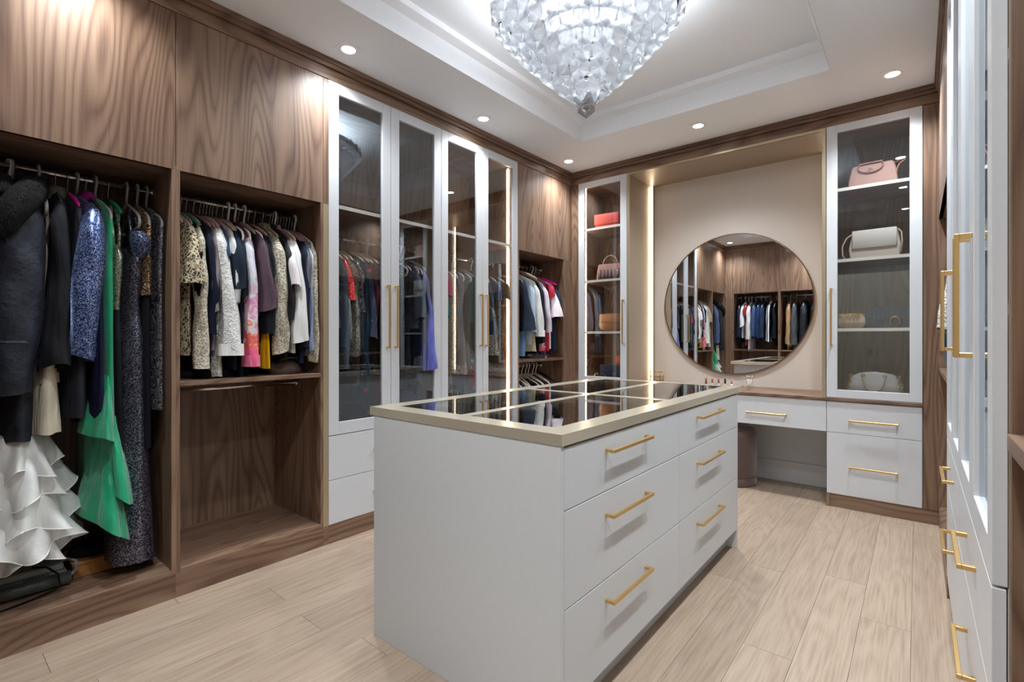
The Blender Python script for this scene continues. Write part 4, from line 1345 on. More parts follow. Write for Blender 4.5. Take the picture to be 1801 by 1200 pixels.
# ------------------------------------------------------------------ glass cabinets, left wall
GG = 'clothes behind the left glass doors'
tube_w = ('tube', 'white_plastic')
pw = ('wire', 'pale_wood')
lst = [
    ('jacket', 'charcoal jacket first behind the leftmost glass door', 'jacket', 1.60, C('plain', '#3b3d42'), dict(L=0.95, sl=0.6, rv=0.02, srv=0.024, hk=pw), 'charcoal jacket behind glass'),
    ('evening_gown', 'slim red gown with lacy hem behind the leftmost glass door', 'gown', 1.635, C('plain', '#c3161c'), dict(L=1.14, w=0.19, rv=0.014, hem=0.225, hemv=0.028, fold=0.008, style='gown', hk=pw), 'slim red gown'),
    ('coat', 'slate grey coat behind the leftmost glass door', 'coat', 1.665, C('plain', '#49525f'), dict(L=0.80, sl=0.82, rv=0.018, srv=0.026, sre=(0.05, 0.03), hk=pw), 'slate grey coat'),
    ('sequined_blouse', 'bright red sequined top with elbow sleeves behind glass', 'top', 1.715, C('sequin', '#a30f16', '#e3222b', '#ff8a84'), dict(L=0.5, sl=0.40, rv=0.022, srv=0.036, sre=(0.06, 0.042), lean=(0.0, 0.01), hk=pw), 'red sequined top'),
    ('jacket', 'speckled grey tweed jacket under the red sequined top', 'jacket', 1.752, C('lace', '#8b8578', '#4e4a45'), dict(L=0.78, sl=0.74, rv=0.018, srv=0.028, hk=pw, collar=C('plain', '#3a3a3c')), 'grey tweed jacket'),
    ('dress', 'black dress with silver beaded trim behind the leftmost glass door', 'dress', 1.790, C('sequin', '#0c0d12', '#1c1e28', '#c5c5cc'), dict(L=0.95, sl=0.5, rv=0.018, srv=0.024, hk=('tube', 'darkgreen_plastic')), 'black beaded dress'),
    ('blouse', 'deep teal blouse with long sleeve behind the leftmost glass door', 'blouse', 1.825, C('plain', '#173243'), dict(L=0.8, sl=0.86, rv=0.016, srv=0.022, hk=pw, lower=(C('plain', '#1a2a38'), 1.05, 0.2, 0.02)), 'deep teal blouse'),
    ('dress', 'long navy dress printed with white, red and pink flowers', 'dress', 1.862, C('floral', '#1c2c44', '#c62043', '#e58aa7'), dict(L=1.14, sl=0.66, rv=0.022, srv=0.036, sre=(0.06, 0.045), fold=0.008, hk=pw), 'flowered navy dress'),
    ('jacket', 'burgundy jacket beside the flowered navy dress', 'jacket', 1.90, C('plain', '#4e1a2a'), dict(L=0.66, sl=0.5, rv=0.016, srv=0.02, hk=pw), 'burgundy jacket'),
    ('dress', 'dark teal lace dress by the frame of the leftmost glass door', 'dress', 1.935, C('lace', '#14303a', '#0d1c24'), dict(L=0.86, sl=0.4, rv=0.018, srv=0.028, hk=pw), 'dark teal lace dress'),
    ('dress', 'dark green dress hidden behind the cabinet handles', 'dress', 1.99, C('plain', '#1b2a27'), dict(L=0.9, sl=0.6, rv=0.018, srv=0.024, hk=tube_w), 'dark green dress'),
    ('evening_gown', 'raspberry red strapped gown behind the second glass door', 'gown', 2.105, C('satin', '#a81f3c', '#d23a55'), dict(L=1.16, w=0.215, rv=0.024, hem=0.22, hemv=0.036, style='gown', hk=tube_w), 'raspberry red gown'),
    ('dress', 'black dress with plunging back next to the raspberry gown', 'dress', 2.16, C('plain', '#191b1f'), dict(L=1.0, w=0.19, rv=0.022, style='gown', hem=0.21, hk=tube_w), 'black plunging dress'),
    ('dress', 'navy dress with patterned skirt behind the second glass door', 'dress', 2.215, C('lace', '#1d3450', '#101c2e'), dict(L=0.92, sl=0.24, rv=0.02, srv=0.02, sru=0.04, hk=tube_w), 'navy patterned dress'),
    ('jacket', 'grey-blue cropped jacket behind the second glass door', 'jacket', 2.265, C('plain', '#5b6472'), dict(L=0.58, sl=0.52, rv=0.018, srv=0.024, hk=tube_w), 'grey-blue cropped jacket'),
    ('dress', 'dark navy dress next to the periwinkle wrap', 'dress', 2.30, C('plain', '#1b2740'), dict(L=0.98, sl=0.5, rv=0.016, srv=0.02, hk=tube_w), 'dark navy dress'),
    ('wrap', 'periwinkle blue draped wrap behind the second glass door', 'wrap', 2.345, C('satin', '#4a50a0', '#6c74c9'), dict(L=0.84, sl=0.86, rv=0.02, sru=0.05, srv=0.034, sre=(0.07, 0.05), lean=(0.02, 0.01), hk=pw), 'periwinkle wrap'),
    ('blouse', 'teal blouse first behind the third glass door', 'blouse', 2.50, C('plain', '#2a6670'), dict(L=0.7, sl=0.5, rv=0.018, srv=0.022, hk=tube_w), 'teal blouse behind glass'),
    ('top', 'magenta top with white pattern behind the third glass door', 'top', 2.54, C('floral', '#b31e55', '#efe7ea', '#2b6f8a'), dict(L=0.6, sl=0.34, rv=0.018, srv=0.022, hk=tube_w), 'magenta patterned top'),
    ('evening_gown', 'long bronze sequin gown behind the third glass door', 'gown', 2.59, C('sequin', '#43342a', '#7d6450', '#d8c2a4'), dict(L=1.12, sl=0.76, rv=0.022, srv=0.034, fold=0.008, hk=tube_w), 'bronze sequin gown'),
    ('jacket', 'steel grey jacket next to the bronze sequin gown', 'jacket', 2.65, C('plain', '#5d5f68'), dict(L=0.82, sl=0.7, rv=0.018, srv=0.024, hk=tube_w), 'steel grey jacket'),
    ('dress', 'taupe sleeveless dress with beaded lace hem band', 'dress', 2.725, C('plain', '#7b7470'), dict(L=0.86, rv=0.04, hem=0.23, hemv=0.055, hk=tube_w, lower=(C('lace', '#d8cdbd', '#5f554b'), 0.93, 0.235, 0.058)), 'taupe dress with lace hem'),
    ('dress', 'smoky grey long dress beside the teal strip behind glass', 'dress', 2.79, C('plain', '#6a6766'), dict(L=1.10, rv=0.026, hk=tube_w), 'smoky grey dress'),
    ('blouse', 'turquoise slim top near the third cabinet door handle', 'top', 2.835, C('plain', '#2d9488'), dict(L=0.52, rv=0.01, hk=pw), 'turquoise slim top'),
    ('dress', 'grey dress with knotted strings behind the fourth glass door', 'dress', 3.01, C('plain', '#5b5e62'), dict(L=0.92, sl=0.5, rv=0.018, srv=0.022, hk=tube_w), 'grey dress with strings'),
    ('dress', 'navy pleated dress with silver beaded hem behind the fourth glass door', 'dress', 3.085, C('satin', '#1b2a47', '#2c4066'), dict(L=0.72, sl=0.34, rv=0.03, srv=0.036, hemv=0.05, hk=tube_w, lower=(C('lace', '#e0dad0', '#6d655c'), 0.79, 0.235, 0.055)), 'navy beaded-hem dress'),
    ('dress', 'brown lace dress beside the lit strip in the fourth cabinet', 'dress', 3.19, C('lace', '#7d6247', '#3b2c20'), dict(L=0.95, sl=0.3, rv=0.03, srv=0.036, hk=tube_w), 'brown lace dress'),
]
hang_all('left', lst, GG, 1.845)
t = thing('gift_tube', 'red and blue patterned upright tube on the cabinet floor behind glass', 'tube', (-2.74, 2.83, 0.656))
MB().lathe([(0.028, 0.0), (0.028, 0.13), (0.0001, 0.13)], 20).build('lower_half', paint('tube_blue', '#2b3f9e', 0.4), t, world=False)
MB().lathe([(0.029, 0.13), (0.029, 0.34), (0.0001, 0.34)], 20).build('upper_half', cloth('floral', '#c4222c', '#31408f', '#e9c9c9'), t, world=False)
MB().lathe([(0.024, 0.34), (0.024, 0.37), (0.0001, 0.372)], 20).build('cap', paint('tube_lightblue', '#79b4d6', 0.4), t, world=False)
t = thing('basket', 'grey wire storage basket on the floor of the third glass cabinet', 'basket', (-2.88, 2.60, 0.656))
m = MB()
for k in range(9):
    f = k / 8
    m.tube([(-0.12 + 0.24 * f, -0.10, 0.004), (-0.14 + 0.28 * f, -0.12, 0.13)], 0.0022, 5)
    m.tube([(-0.12 + 0.24 * f, 0.10, 0.004), (-0.14 + 0.28 * f, 0.12, 0.13)], 0.0022, 5)
    m.tube([(0.12, -0.10 + 0.2 * f, 0.004), (0.14, -0.12 + 0.24 * f, 0.13)], 0.0022, 5)
    m.tube([(-0.12, -0.10 + 0.2 * f, 0.004), (-0.14, -0.12 + 0.24 * f, 0.13)], 0.0022, 5)
m.build('wires', 'wirem', t, world=False)
m = MB()
for (a, b, z) in ((0.12, 0.10, 0.004), (0.13, 0.11, 0.065), (0.14, 0.12, 0.13)):
    m.tube([(-a, -b, z), (a, -b, z), (a, b, z), (-a, b, z), (-a, -b, z)], 0.003, 6)
m.build('rims', 'wirem', t, world=False)
bag_s = cloth('plain', '#4b5563')
o = MB()
loft(o, [(0.16, 0, 0, 0.05, 0.04, 0.004), (0.10, 0, 0, 0.11, 0.08, 0.006), (0.0, 0, 0, 0.13, 0.10, 0.004)], 24, 4, 0.5, 0.03, cap=(True, True))
o = o.build('folded_clothes', bag_s, None, loc=(-2.86, 2.28, 0.657), world=False)
tag(o, 'grey-blue bundle of folded clothes on the floor of the second glass cabinet', 'clothes')
o = MB()
loft(o, [(0.12, 0, 0, 0.06, 0.05, 0.006), (0.06, 0, 0, 0.10, 0.09, 0.006), (0.0, 0, 0, 0.12, 0.10, 0.004)], 24, 5, 2.5, 0.03, cap=(True, True))
o = o.build('folded_clothes', cloth('plain', '#17181b'), None, loc=(-2.84, 1.86, 0.657), world=False)
tag(o, 'black bundle of clothes on the floor of the first glass cabinet', 'clothes')

# ------------------------------------------------------------------ corner wardrobe
GC = 'shirts in the corner wardrobe'
lst = [
    ('dress', 'dark floral dress first in the corner wardrobe', 'dress', 3.375, C('floral', '#232742', '#8a3a66', '#c9c4dd'), dict(L=0.78, rv=0.02, hk=vt), 'dark floral corner dress'),
    ('jacket', 'dark navy jacket with wide flaring sleeve in the corner wardrobe', 'jacket', 3.46, C('plain', '#29313f'), dict(L=0.62, sl=0.60, rv=0.03, sru=0.06, srv=0.045, sre=(0.10, 0.075), lean=(0.02, 0.03), hk=tube_w), 'dark navy corner jacket'),
    ('jeans', 'light blue jeans hanging below the dark navy jacket', 'jeans', 3.485, C('plain', '#6f96c0'), dict(L=0.84, hem=0.075, rv=0.030, style='trousers', hk=vt, d=0.14), 'light blue jeans'),
    ('shirt', 'pale blue and white shirt in the corner wardrobe', 'shirt', 3.56, C('plain', '#b9c8d8'), dict(L=0.70, sl=0.62, rv=0.02, srv=0.026, hk=tube_w), 'pale blue and white shirt'),
    ('shirt', 'white long-sleeved shirt with cuffed sleeve in the corner wardrobe', 'shirt', 3.625, C('plain', '#e6e5e1'), dict(L=0.74, sl=0.66, rv=0.024, srv=0.036, sre=(0.055, 0.036), lean=(0.02, 0.03), cuff=C('plain', '#efeeea'), hk=tube_w, lower=(C('plain', '#dccfae'), 0.80, 0.22, 0.035)), 'white long-sleeved corner shirt'),
    ('jacket', 'black jacket between the white and pale pink shirts', 'jacket', 3.70, C('plain', '#20222b'), dict(L=0.80, sl=0.72, rv=0.024, srv=0.03, hk=vt), 'black corner jacket'),
    ('shirt', 'pale lilac pink long shirt in the corner wardrobe', 'shirt', 3.765, C('plain', '#d9cdda'), dict(L=0.66, sl=0.62, rv=0.022, srv=0.032, lean=(0.02, 0.01), hk=vm, lower=(C('bloom', '#d77aa4'), 0.80, 0.21, 0.03)), 'pale lilac pink shirt'),
    ('dress', 'magenta patterned dress in the corner wardrobe', 'dress', 3.82, C('floral', '#8c1f5f', '#e66aa0', '#efe0e6'), dict(L=0.82, rv=0.022, hk=vm), 'magenta patterned corner dress'),
    ('top', 'coral red top peeking between the pink shirts', 'top', 3.86, C('plain', '#c3364a'), dict(L=0.80, sl=0.30, rv=0.016, srv=0.022, hk=tube_w), 'coral red top'),
    ('shirt', 'white and pink tunic with wide bell sleeve in the corner wardrobe', 'shirt', 3.91, C('plain', '#efe3e4'), dict(L=0.78, sl=0.48, rv=0.024, srv=0.034, sre=(0.075, 0.06), lean=(0.03, 0.02), hk=gp), 'white and pink tunic'),
    ('jacket', 'dark denim jacket last in the corner wardrobe', 'jacket', 3.975, C('plain', '#26324a'), dict(L=0.80, sl=0.5, rv=0.022, srv=0.026, hk=('wire', 'magenta_plastic')), 'dark denim corner jacket'),
]
hang_all('left', lst, GC, 1.875)
for k in range(5):
    hanger('left', 3.88 + 0.028 * k, 1.875, 'bright magenta velour hanger among the shirts at the far end of the corner wardrobe', 'wire', 'magenta_plastic', group='magenta hangers in the corner wardrobe')
for k in range(11):
    a = 3.36 + k * 0.057 + gr.uniform(-0.01, 0.01)
    hanger('left', a, 0.93, 'empty white hanger on the lower rod of the corner wardrobe', 'tube' if k % 3 else 'tube', 'white_plastic', rz=gr.uniform(-0.35, 0.1), group='empty white hangers on the lower corner rod')
grm('left', 'trousers', 'black trousers at the end of the lower rod in the corner wardrobe', 'trousers', 3.985, C('plain', '#1b1c22'), L=0.66, hem=0.17, rv=0.012, style='trousers', rodz=0.93, hk=vb, hd='black velour hanger holding the black trousers on the lower rod')
o = MB()
loft(o, [(0.05, 0, 0, 0.10, 0.12, 0.006), (0.02, 0, 0, 0.14, 0.18, 0.006), (0.0, 0, 0, 0.14, 0.18, 0.002)], 30, 5, 0.2, 0.02, cap=(True, True))
o = o.build('folded_clothes', cloth('floral', '#1f2430', '#a32645', '#c9b9a6'), None, loc=(-2.86, 3.80, 1.010), world=False)
tag(o, 'patterned dark clothes folded on the shelf of the corner wardrobe', 'clothes')

# ------------------------------------------------------------------ right wall far wardrobe
lst = [
    ('blouse', 'white lace blouse with flaring sleeve sticking out of the right wall wardrobe', 'blouse', 3.10, C('lace', '#e9e6e0', '#c2beb6'), dict(L=0.78, sl=0.66, rv=0.024, srv=0.036, sru=0.052, sre=(0.075, 0.05), lean=(0.02, 0.0), hk=gp, rz=0.0), 'white lace blouse with flaring sleeve'),
    ('dress', 'dark teal dress just behind the white lace blouse on the right wall', 'dress', 3.17, C('plain', '#1f3f4c'), dict(L=0.80, sl=0.74, rv=0.022, srv=0.032, sru=0.05, sre=(0.06, 0.04), lean=(0.005, 0.0), hk=gp, rz=0.0), 'dark teal dress on the right wall'),
    ('jacket', 'black jacket in the middle of the right wall wardrobe', 'jacket', 3.26, C('plain', BLACK), dict(L=0.8, sl=0.7, rv=0.02, hk=gp), 'black jacket on the right wall'),
    ('shirt', 'navy shirt next to the black jacket on the right wall', 'shirt', 3.36, C('plain', '#26304a'), dict(L=0.76, sl=0.7, rv=0.02, hk=gp), 'navy shirt on the right wall'),
    ('shirt', 'white shirt toward the far end of the right wall rod', 'shirt', 3.48, C('plain', '#dcdcda'), dict(L=0.78, sl=0.7, rv=0.02, hk=gp), 'white shirt on the right wall'),
    ('coat', 'grey coat at the far end of the right wall rod', 'coat', 3.66, C('plain', '#5d5e63'), dict(L=0.84, sl=0.8, rv=0.026, hk=gp), 'grey coat on the right wall'),
]
hang_all('right', lst, 'clothes in the right wall wardrobe', 1.875)

# ------------------------------------------------------------------ near wall, seen in the mirror
GN = 'clothes on the near wall seen in the mirror'
lst = [
    ('jacket', 'navy jacket on the near wall rod by the corner', 'jacket', -2.44, C('plain', '#232c44'), dict(L=0.8, sl=0.72, rv=0.024, hk=gp), 'navy near-wall jacket'),
    ('blouse', 'white near-wall blouse with wide elbow sleeve', 'blouse', -2.37, C('plain', '#e3e2e4'), dict(L=0.72, sl=0.5, rv=0.024, srv=0.036, sre=(0.07, 0.05), hk=tube_w), 'white near-wall blouse'),
    ('top', 'red near-wall top between two white blouses', 'top', -2.32, C('plain', '#a8322f'), dict(L=0.85, sl=0.3, rv=0.018, hk=tube_w), 'red near-wall top'),
    ('blouse', 'long white ruffled blouse on the near wall rod', 'blouse', -2.27, C('plain', '#e8e6e6'), dict(L=0.95, sl=0.74, rv=0.024, srv=0.036, hk=tube_w), 'white ruffled near-wall blouse'),
    ('jacket', 'washed denim jacket with ruffle hem on the near wall', 'jacket', -2.20, C('plain', '#47597c'), dict(L=0.74, sl=0.68, rv=0.03, srv=0.04, hk=gp), 'washed denim jacket'),
    ('jacket', 'dark blue denim jacket on the near wall', 'jacket', -2.12, C('plain', '#263a60'), dict(L=0.76, sl=0.7, rv=0.028, srv=0.036, hk=gp), 'dark blue denim jacket'),
    ('jacket', 'indigo denim jacket beside the striped track jacket', 'jacket', -2.05, C('plain', '#2d3c55'), dict(L=0.76, sl=0.72, rv=0.026, srv=0.034, hk=gp), 'indigo denim jacket'),
    ('track_jacket', 'black track jacket with white sleeve stripes on the near wall', 'jacket', -1.96, C('stripe', '#f0f0f0', '#18191c'), dict(L=0.78, sl=0.76, rv=0.026, srv=0.036, hk=gp), 'striped black track jacket'),
    ('jacket', 'black jacket beside the divider on the near wall', 'jacket', -1.87, C('plain', '#1a1c22'), dict(L=0.85, sl=0.74, rv=0.024, srv=0.03, hk=tube_w), 'black near-wall jacket'),
    ('coat', 'camel coat on the near wall rod', 'coat', -1.66, C('plain', '#b48f68'), dict(L=0.90, sl=0.84, rv=0.028, srv=0.04, hk=gp), 'camel near-wall coat'),
    ('coat', 'mid grey coat beside the camel coat', 'coat', -1.57, C('plain', '#55565b'), dict(L=0.90, sl=0.82, rv=0.03, srv=0.042, hk=gp), 'mid grey near-wall coat'),
    ('jacket', 'shiny black leather jacket on the near wall rod', 'jacket', -1.44, C('leather', '#15171b', '#2a2d33'), dict(L=0.85, sl=0.8, rv=0.04, srv=0.055, hk=gp), 'shiny black leather jacket'),
    ('coat', 'black padded coat on the near wall beside the doorway', 'coat', -1.28, C('leather', '#121317', '#24262b'), dict(L=0.95, sl=0.84, rv=0.045, srv=0.06, hk=gp), 'black padded near-wall coat'),
]
hang_all('near', lst, GN, 1.915)
M['shoe'] = paint('brown_shoe_leather', '#5a3826', 0.4)


def shoe(x, y, z, rz, label, mat):
    t = thing('shoe', label, 'shoe', (x, y, z), rz, 'shoes on the near wall')
    m = MB()
    rings = []
    for (u, w, h) in ((-0.12, 0.022, 0.055), (-0.10, 0.032, 0.075), (-0.03, 0.034, 0.06), (0.04, 0.04, 0.042), (0.10, 0.038, 0.03), (0.135, 0.018, 0.018)):
        rings.append([(u, w * cos(a), 0.012 + h * 0.5 + h * 0.5 * sin(a)) for a in [2 * pi * j / 14 for j in range(14)]])
    m.rings(rings, True, True, True)
    m.build('upper', mat, t, world=False)
    m = MB()
    m.rings([[(0.01 + 0.13 * cos(a), (0.036 + 0.006 * cos(a)) * sin(a), z2) for a in [2 * pi * j / 20 for j in range(20)]] for z2 in (0.0, 0.012)], True, True, False)
    m.box(-0.12, -0.06, -0.028, 0.028, 0.0, 0.014)
    m.build('sole', 'dark', t, world=False)


for i, (x, lab, mt2) in enumerate(((-2.34, 'spotted flat shoe, outer one of its pair, on the bay floor of the near wall', C('scroll', '#6b4a33', '#201510')), (-2.25, 'spotted flat shoe, inner one of its pair, on the bay floor of the near wall', C('scroll', '#6b4a33', '#201510')),
                               (-2.12, 'brown leather shoe nearest the spotted flats', M['shoe']), (-2.03, 'brown leather shoe farther from the spotted flats', M['shoe']))):
    shoe(x, -0.08, 0.131, pi / 2, lab, mt2)
# ------------------------------------------------------------------ handbags in the back cabinets
def leather(name, c, rough=0.45):
    return paint(name, c, rough)


def rbox(m, x0, x1, y0, y1, z0, z1, r=0.01, n=4):
    """a box with rounded vertical edges and slightly rounded top"""
    rings = []
    for (z, ins) in ((z0, 0.004), (z0 + 0.006, 0.0), (z1 - r, 0.0), (z1 - r * 0.3, r * 0.3), (z1, r)):
        ring = []
        for (cx_, cy_, a0) in ((x1 - r, y1 - r, 0), (x0 + r, y1 - r, 90), (x0 + r, y0 + r, 180), (x1 - r, y0 + r, 270)):
            for q in range(n + 1):
                a = radians(a0 + 90 * q / n)
                ring.append((cx_ + max(0.0005, r - ins) * cos(a), cy_ + max(0.0005, r - ins) * sin(a), z))
        rings.append(ring)
    m.rings(rings, True, True, True)
    return m


def tor(m, c, R, r, plane='xz', n=18, a0=0, a1=360, sx=1.0, sz=1.0):
    k = max(4, int(n * abs(a1 - a0) / 360))
    pts = []
    for i in range(k + 1):
        a = radians(a0 + (a1 - a0) * i / k)
        if plane == 'xz':
            pts.append((c[0] + R * sx * cos(a), c[1], c[2] + R * sz * sin(a)))
        else:
            pts.append((c[0], c[1] + R * sx * cos(a), c[2] + R * sz * sin(a)))
    m.tube(pts, r, 8)
    return m


YS = YB + 0.15    # front of the bags
# left cabinet: coral clutch
t = thing('clutch', 'coral red flap clutch on the top shelf of the corner cabinet', 'clutch', (-2.34, YS, 2.261), 0.08)
rbox(MB(), -0.125, 0.125, 0.0, 0.06, 0.0, 0.145, 0.012).build('body', leather('coral_leather', '#e2493f'), t, world=False)
rbox(MB(), -0.128, 0.128, -0.008, 0.0, 0.045, 0.15, 0.004).build('flap', leather('coral_leather_flap', '#ea5a4d'), t, world=False)
# pink pleated bag with handle
t = thing('handbag', 'dusty pink handbag with pleated front and hoop handle', 'handbag', (-2.31, YS, 1.758), 0.15)
m = MB()
m.rings([[(a * sx, y, z) for (sx, y) in ((-1, 0.0), (1, 0.0), (1, 0.08), (-1, 0.08))] for z, a in ((0.0, 0.135), (0.10, 0.125), (0.16, 0.11))], True, True, False)
m.build('body', leather('pink_leather', '#b98f88'), t, bevel=0.004, world=False)
pm = leather('taupe_pleat', '#8e7370')
for k in range(6):
    m = MB()
    x0 = -0.10 + k * 0.036
    m.rings([[(x0 - 0.018, -0.001, z), (x0 - 0.004, -0.018, z), (x0 + 0.016, -0.008, z), (x0 + 0.018, -0.001, z)] for z in (0.015, 0.05, 0.105)], True, True, True)
    m.build('pleat', pm, t, world=False)
m = MB()
tor(m, (0, 0.03, 0.155), 0.075, 0.005, 'xz', 24, 0, 180, 1.0, 1.2)
m.build('handle', leather('pink_handle', '#c9a196'), t, world=False)
m = MB()
for s in (-1, 1):
    tor(m, (s * 0.075, 0.026, 0.15), 0.009, 0.002, 'xz', 12)
m.build('handle_rings', 'gold', t, world=False)
# tan saddle bag
t = thing('handbag', 'tan rounded saddle bag on the shelf below the pleated pink bag', 'handbag', (-2.30, YS, 1.263), 0.1)


def saddle(m, W, H, y0, y1, r=0.05, z0=0.0):
    n = 28
    prof = []
    for j in range(n):
        a = 2 * pi * j / n
        ca, sa = cos(a), sin(a)
        u = W * (abs(ca) ** 0.65) * (1 if ca > 0 else -1)
        zz = H / 2 + H / 2 * (abs(sa) ** 0.65) * (1 if sa > 0 else -1)
        prof.append((u * (1.0 - 0.10 * (zz / H)), zz))
    m.rings([[(u * k, y, z0 + H / 2 + (z - H / 2) * k) for u, z in prof] for (y, k) in ((y0, 0.93), (y0 + 0.006, 1.0), (y1 - 0.006, 1.0), (y1, 0.93))], True, True, True)


tan = leather('tan_leather', '#b98255')
m = MB()
saddle(m, 0.125, 0.175, 0.0, 0.075)
m.build('body', tan, t, world=False)
m = MB()
rbox(m, -0.108, 0.108, -0.010, 0.002, 0.085, 0.168, 0.004)
m.build('flap', leather('tan_leather_flap', '#c08a5c'), t, world=False)
m = MB()
tor(m, (-0.125, 0.03, 0.11), 0.035, 0.004, 'yz', 16, -90, 90)
tor(m, (0.125, 0.03, 0.11), 0.035, 0.004, 'yz', 16, -90, 90)
m.build('strap', tan, t, world=False)
# navy bag and orange bag at the bottom
t = thing('handbag', 'navy quilted handbag with gold clasp at the bottom of the corner cabinet', 'handbag', (-2.24, YS - 0.03, 0.766), 0.1)
nv = leather('navy_leather', '#26344a', 0.4)
rbox(MB(), -0.14, 0.14, 0.0, 0.07, 0.0, 0.17, 0.015).build('body', nv, t, world=False)
rbox(MB(), -0.143, 0.143, -0.010, 0.002, 0.06, 0.175, 0.006).build('flap', nv, t, world=False)
m = MB()
tor(m, (0, -0.014, 0.085), 0.013, 0.003, 'xz', 14)
m.build('clasp', 'gold', t, world=False)
m = MB()
for k in range(22):
    a = radians(180 + 12 * k)
    c = (-0.16 - 0.045 * cos(a) * 0.8, -0.03 + 0.02 * sin(a), 0.018 + 0.045 * (1 + sin(a * 1.0)) * 0.8)
    tor(m, c, 0.008, 0.0018, 'xz' if k % 2 else 'yz', 8)
m.build('chain_strap', 'gold', t, world=False)
t = thing('handbag', 'small bright orange bag behind the navy quilted handbag', 'handbag', (-2.20, YS + 0.10, 0.766), 0.0)
orl = leather('orange_leather', '#c8571c', 0.35)
rbox(MB(), -0.10, 0.10, 0.0, 0.07, 0.12, 0.27, 0.02).build('body', orl, t, world=False)
rbox(MB(), -0.103, 0.103, -0.006, 0.076, 0.0, 0.12, 0.02).build('base', orl, t, world=False)
m = MB()
tor(m, (0, 0.03, 0.265), 0.05, 0.005, 'xz', 18, 0, 180)
m.build('handle', orl, t, world=False)

# right cabinet
YR = YB + 0.14
t = thing('handbag', 'dusty pink satchel with rolled handle on the top shelf right of the mirror', 'handbag', (-0.245, YR, 2.261), -0.05)
pk = leather('rose_leather', '#c99f93')
m = MB()
m.rings([[(a * sx, y, z) for (sx, y) in ((-1, 0.0), (1, 0.0), (1, 0.10), (-1, 0.10))] for z, a in ((0.0, 0.14), (0.06, 0.142), (0.15, 0.122), (0.165, 0.112))], True, True, False)
m.build('body', pk, t, bevel=0.006, world=False)
m = MB()
tor(m, (-0.01, -0.008, 0.145), 0.07, 0.006, 'xz', 26, 180, 360, 1.0, 0.55)
m.tube([(-0.08, -0.008, 0.145), (-0.075, -0.004, 0.172), (0.055, -0.004, 0.172), (0.06, -0.008, 0.145)], 0.006, 8)
m.build('handle', leather('rose_handle', '#b98476'), t, world=False)
m = MB()
m.box(-0.035, 0.015, -0.004, -0.001, 0.112, 0.120)
tor(m, (-0.01, -0.003, 0.125), 0.010, 0.002, 'xz', 12)
m.build('metal_badge', 'chrome', t, world=False)
m = MB()
m.tube([(0.125, 0.03, 0.15), (0.15, 0.02, 0.16), (0.175, 0.015, 0.175), (0.18, 0.01, 0.155), (0.15, 0.0, 0.13), (0.135, 0.0, 0.09), (0.137, 0.01, 0.03)], 0.005, 8)
m.build('strap', leather('rose_strap', '#bb7f66'), t, world=False)
t = thing('handbag', 'cream flap shoulder bag on the second shelf right of the mirror', 'handbag', (-0.235, YR, 1.758), -0.05)
cr1 = leather('cream_leather', '#cdc1b1')
m = MB()
m.rings([[(a * sx, y, z) for (sx, y) in ((-1, 0.0), (1, 0.0), (1, 0.10), (-1, 0.10))] for z, a in ((0.0, 0.14), (0.08, 0.150), (0.20, 0.125))], True, True, False)
m.build('body', cr1, t, bevel=0.005, world=False)
rbox(MB(), -0.128, 0.128, -0.012, 0.001, 0.075, 0.205, 0.005).build('flap', leather('ivory_leather', '#ddd6cb'), t, world=False)
m = MB()
m.tube([(-0.13, 0.03, 0.19), (-0.165, 0.01, 0.16), (-0.185, -0.02, 0.10), (-0.18, -0.035, 0.03), (-0.165, -0.03, 0.006), (-0.14, -0.015, 0.006)], 0.005, 8)
m.tube([(0.13, 0.03, 0.195), (0.15, 0.02, 0.17), (0.155, 0.01, 0.10), (0.15, 0.0, 0.03)], 0.005, 8)
m.build('strap', leather('beige_strap', '#c2a184'), t, world=False)
t = thing('clutch', 'small gold-studded clutch on the third shelf right of the mirror', 'clutch', (-0.365, YR, 1.268), 0.05)
m = MB()
saddle(m, 0.085, 0.105, 0.0, 0.05)
m.build('body', cloth('satin', '#b98a5c', '#d9cbb8'), t, world=False)
m = MB()
rs = random.Random(6)
for k in range(34):
    a = rs.uniform(-0.075, 0.075)
    m.box(a - 0.004, a + 0.004, -0.006, 0.0, 0.075 + rs.uniform(0, 0.02), 0.088 + rs.uniform(0, 0.02))
m.build('stud_trim', 'gold', t, world=False, kind='stuff')
t = thing('clutch', 'slate blue suede clutch with gold horseshoe clasp', 'clutch', (-0.155, YR + 0.03, 1.268), 0.0)
bl = cloth('plain', '#3f4f60')
rbox(MB(), -0.135, 0.135, 0.0, 0.045, 0.0, 0.145, 0.008).build('body', bl, t, world=False)
m = MB()
m.rings([[(-0.137, y, 0.147), (0.137, y, 0.147), (0.137, y, 0.075), (0.03, y, 0.058), (0.0, y, 0.055), (-0.03, y, 0.058), (-0.137, y, 0.075)] for y in (-0.007, 0.0)], True, True, False)
m.build('flap', bl, t, world=False)
m = MB()
tor(m, (0.035, -0.012, 0.045), 0.026, 0.005, 'xz', 20, -50, 230, 1.0, 1.25)
m.build('horseshoe_clasp', 'gold', t, world=False)
t = thing('tote_bag', 'pearl white tote with gold handle rings on the lowest shelf right of the mirror', 'handbag', (-0.235, YR, 0.798), -0.03)
ww = leather('pearl_leather', '#dfe0dc', 0.35)
m = MB()
m.rings([[(sx * a * (1 - 0.25 * (abs(sx) < 0.5)), y, z - (0.02 * sx * sx if z > 0.12 else 0)) for (sx, y) in ((-1, 0.0), (-0.6, -0.012), (0.0, -0.016), (0.6, -0.012), (1, 0.0), (1, 0.11), (0, 0.12), (-1, 0.11))] for z, a in ((0.0, 0.165), (0.08, 0.155), (0.15, 0.125), (0.165, 0.10))], True, True, True)
m.build('body', ww, t, world=False)
m = MB()
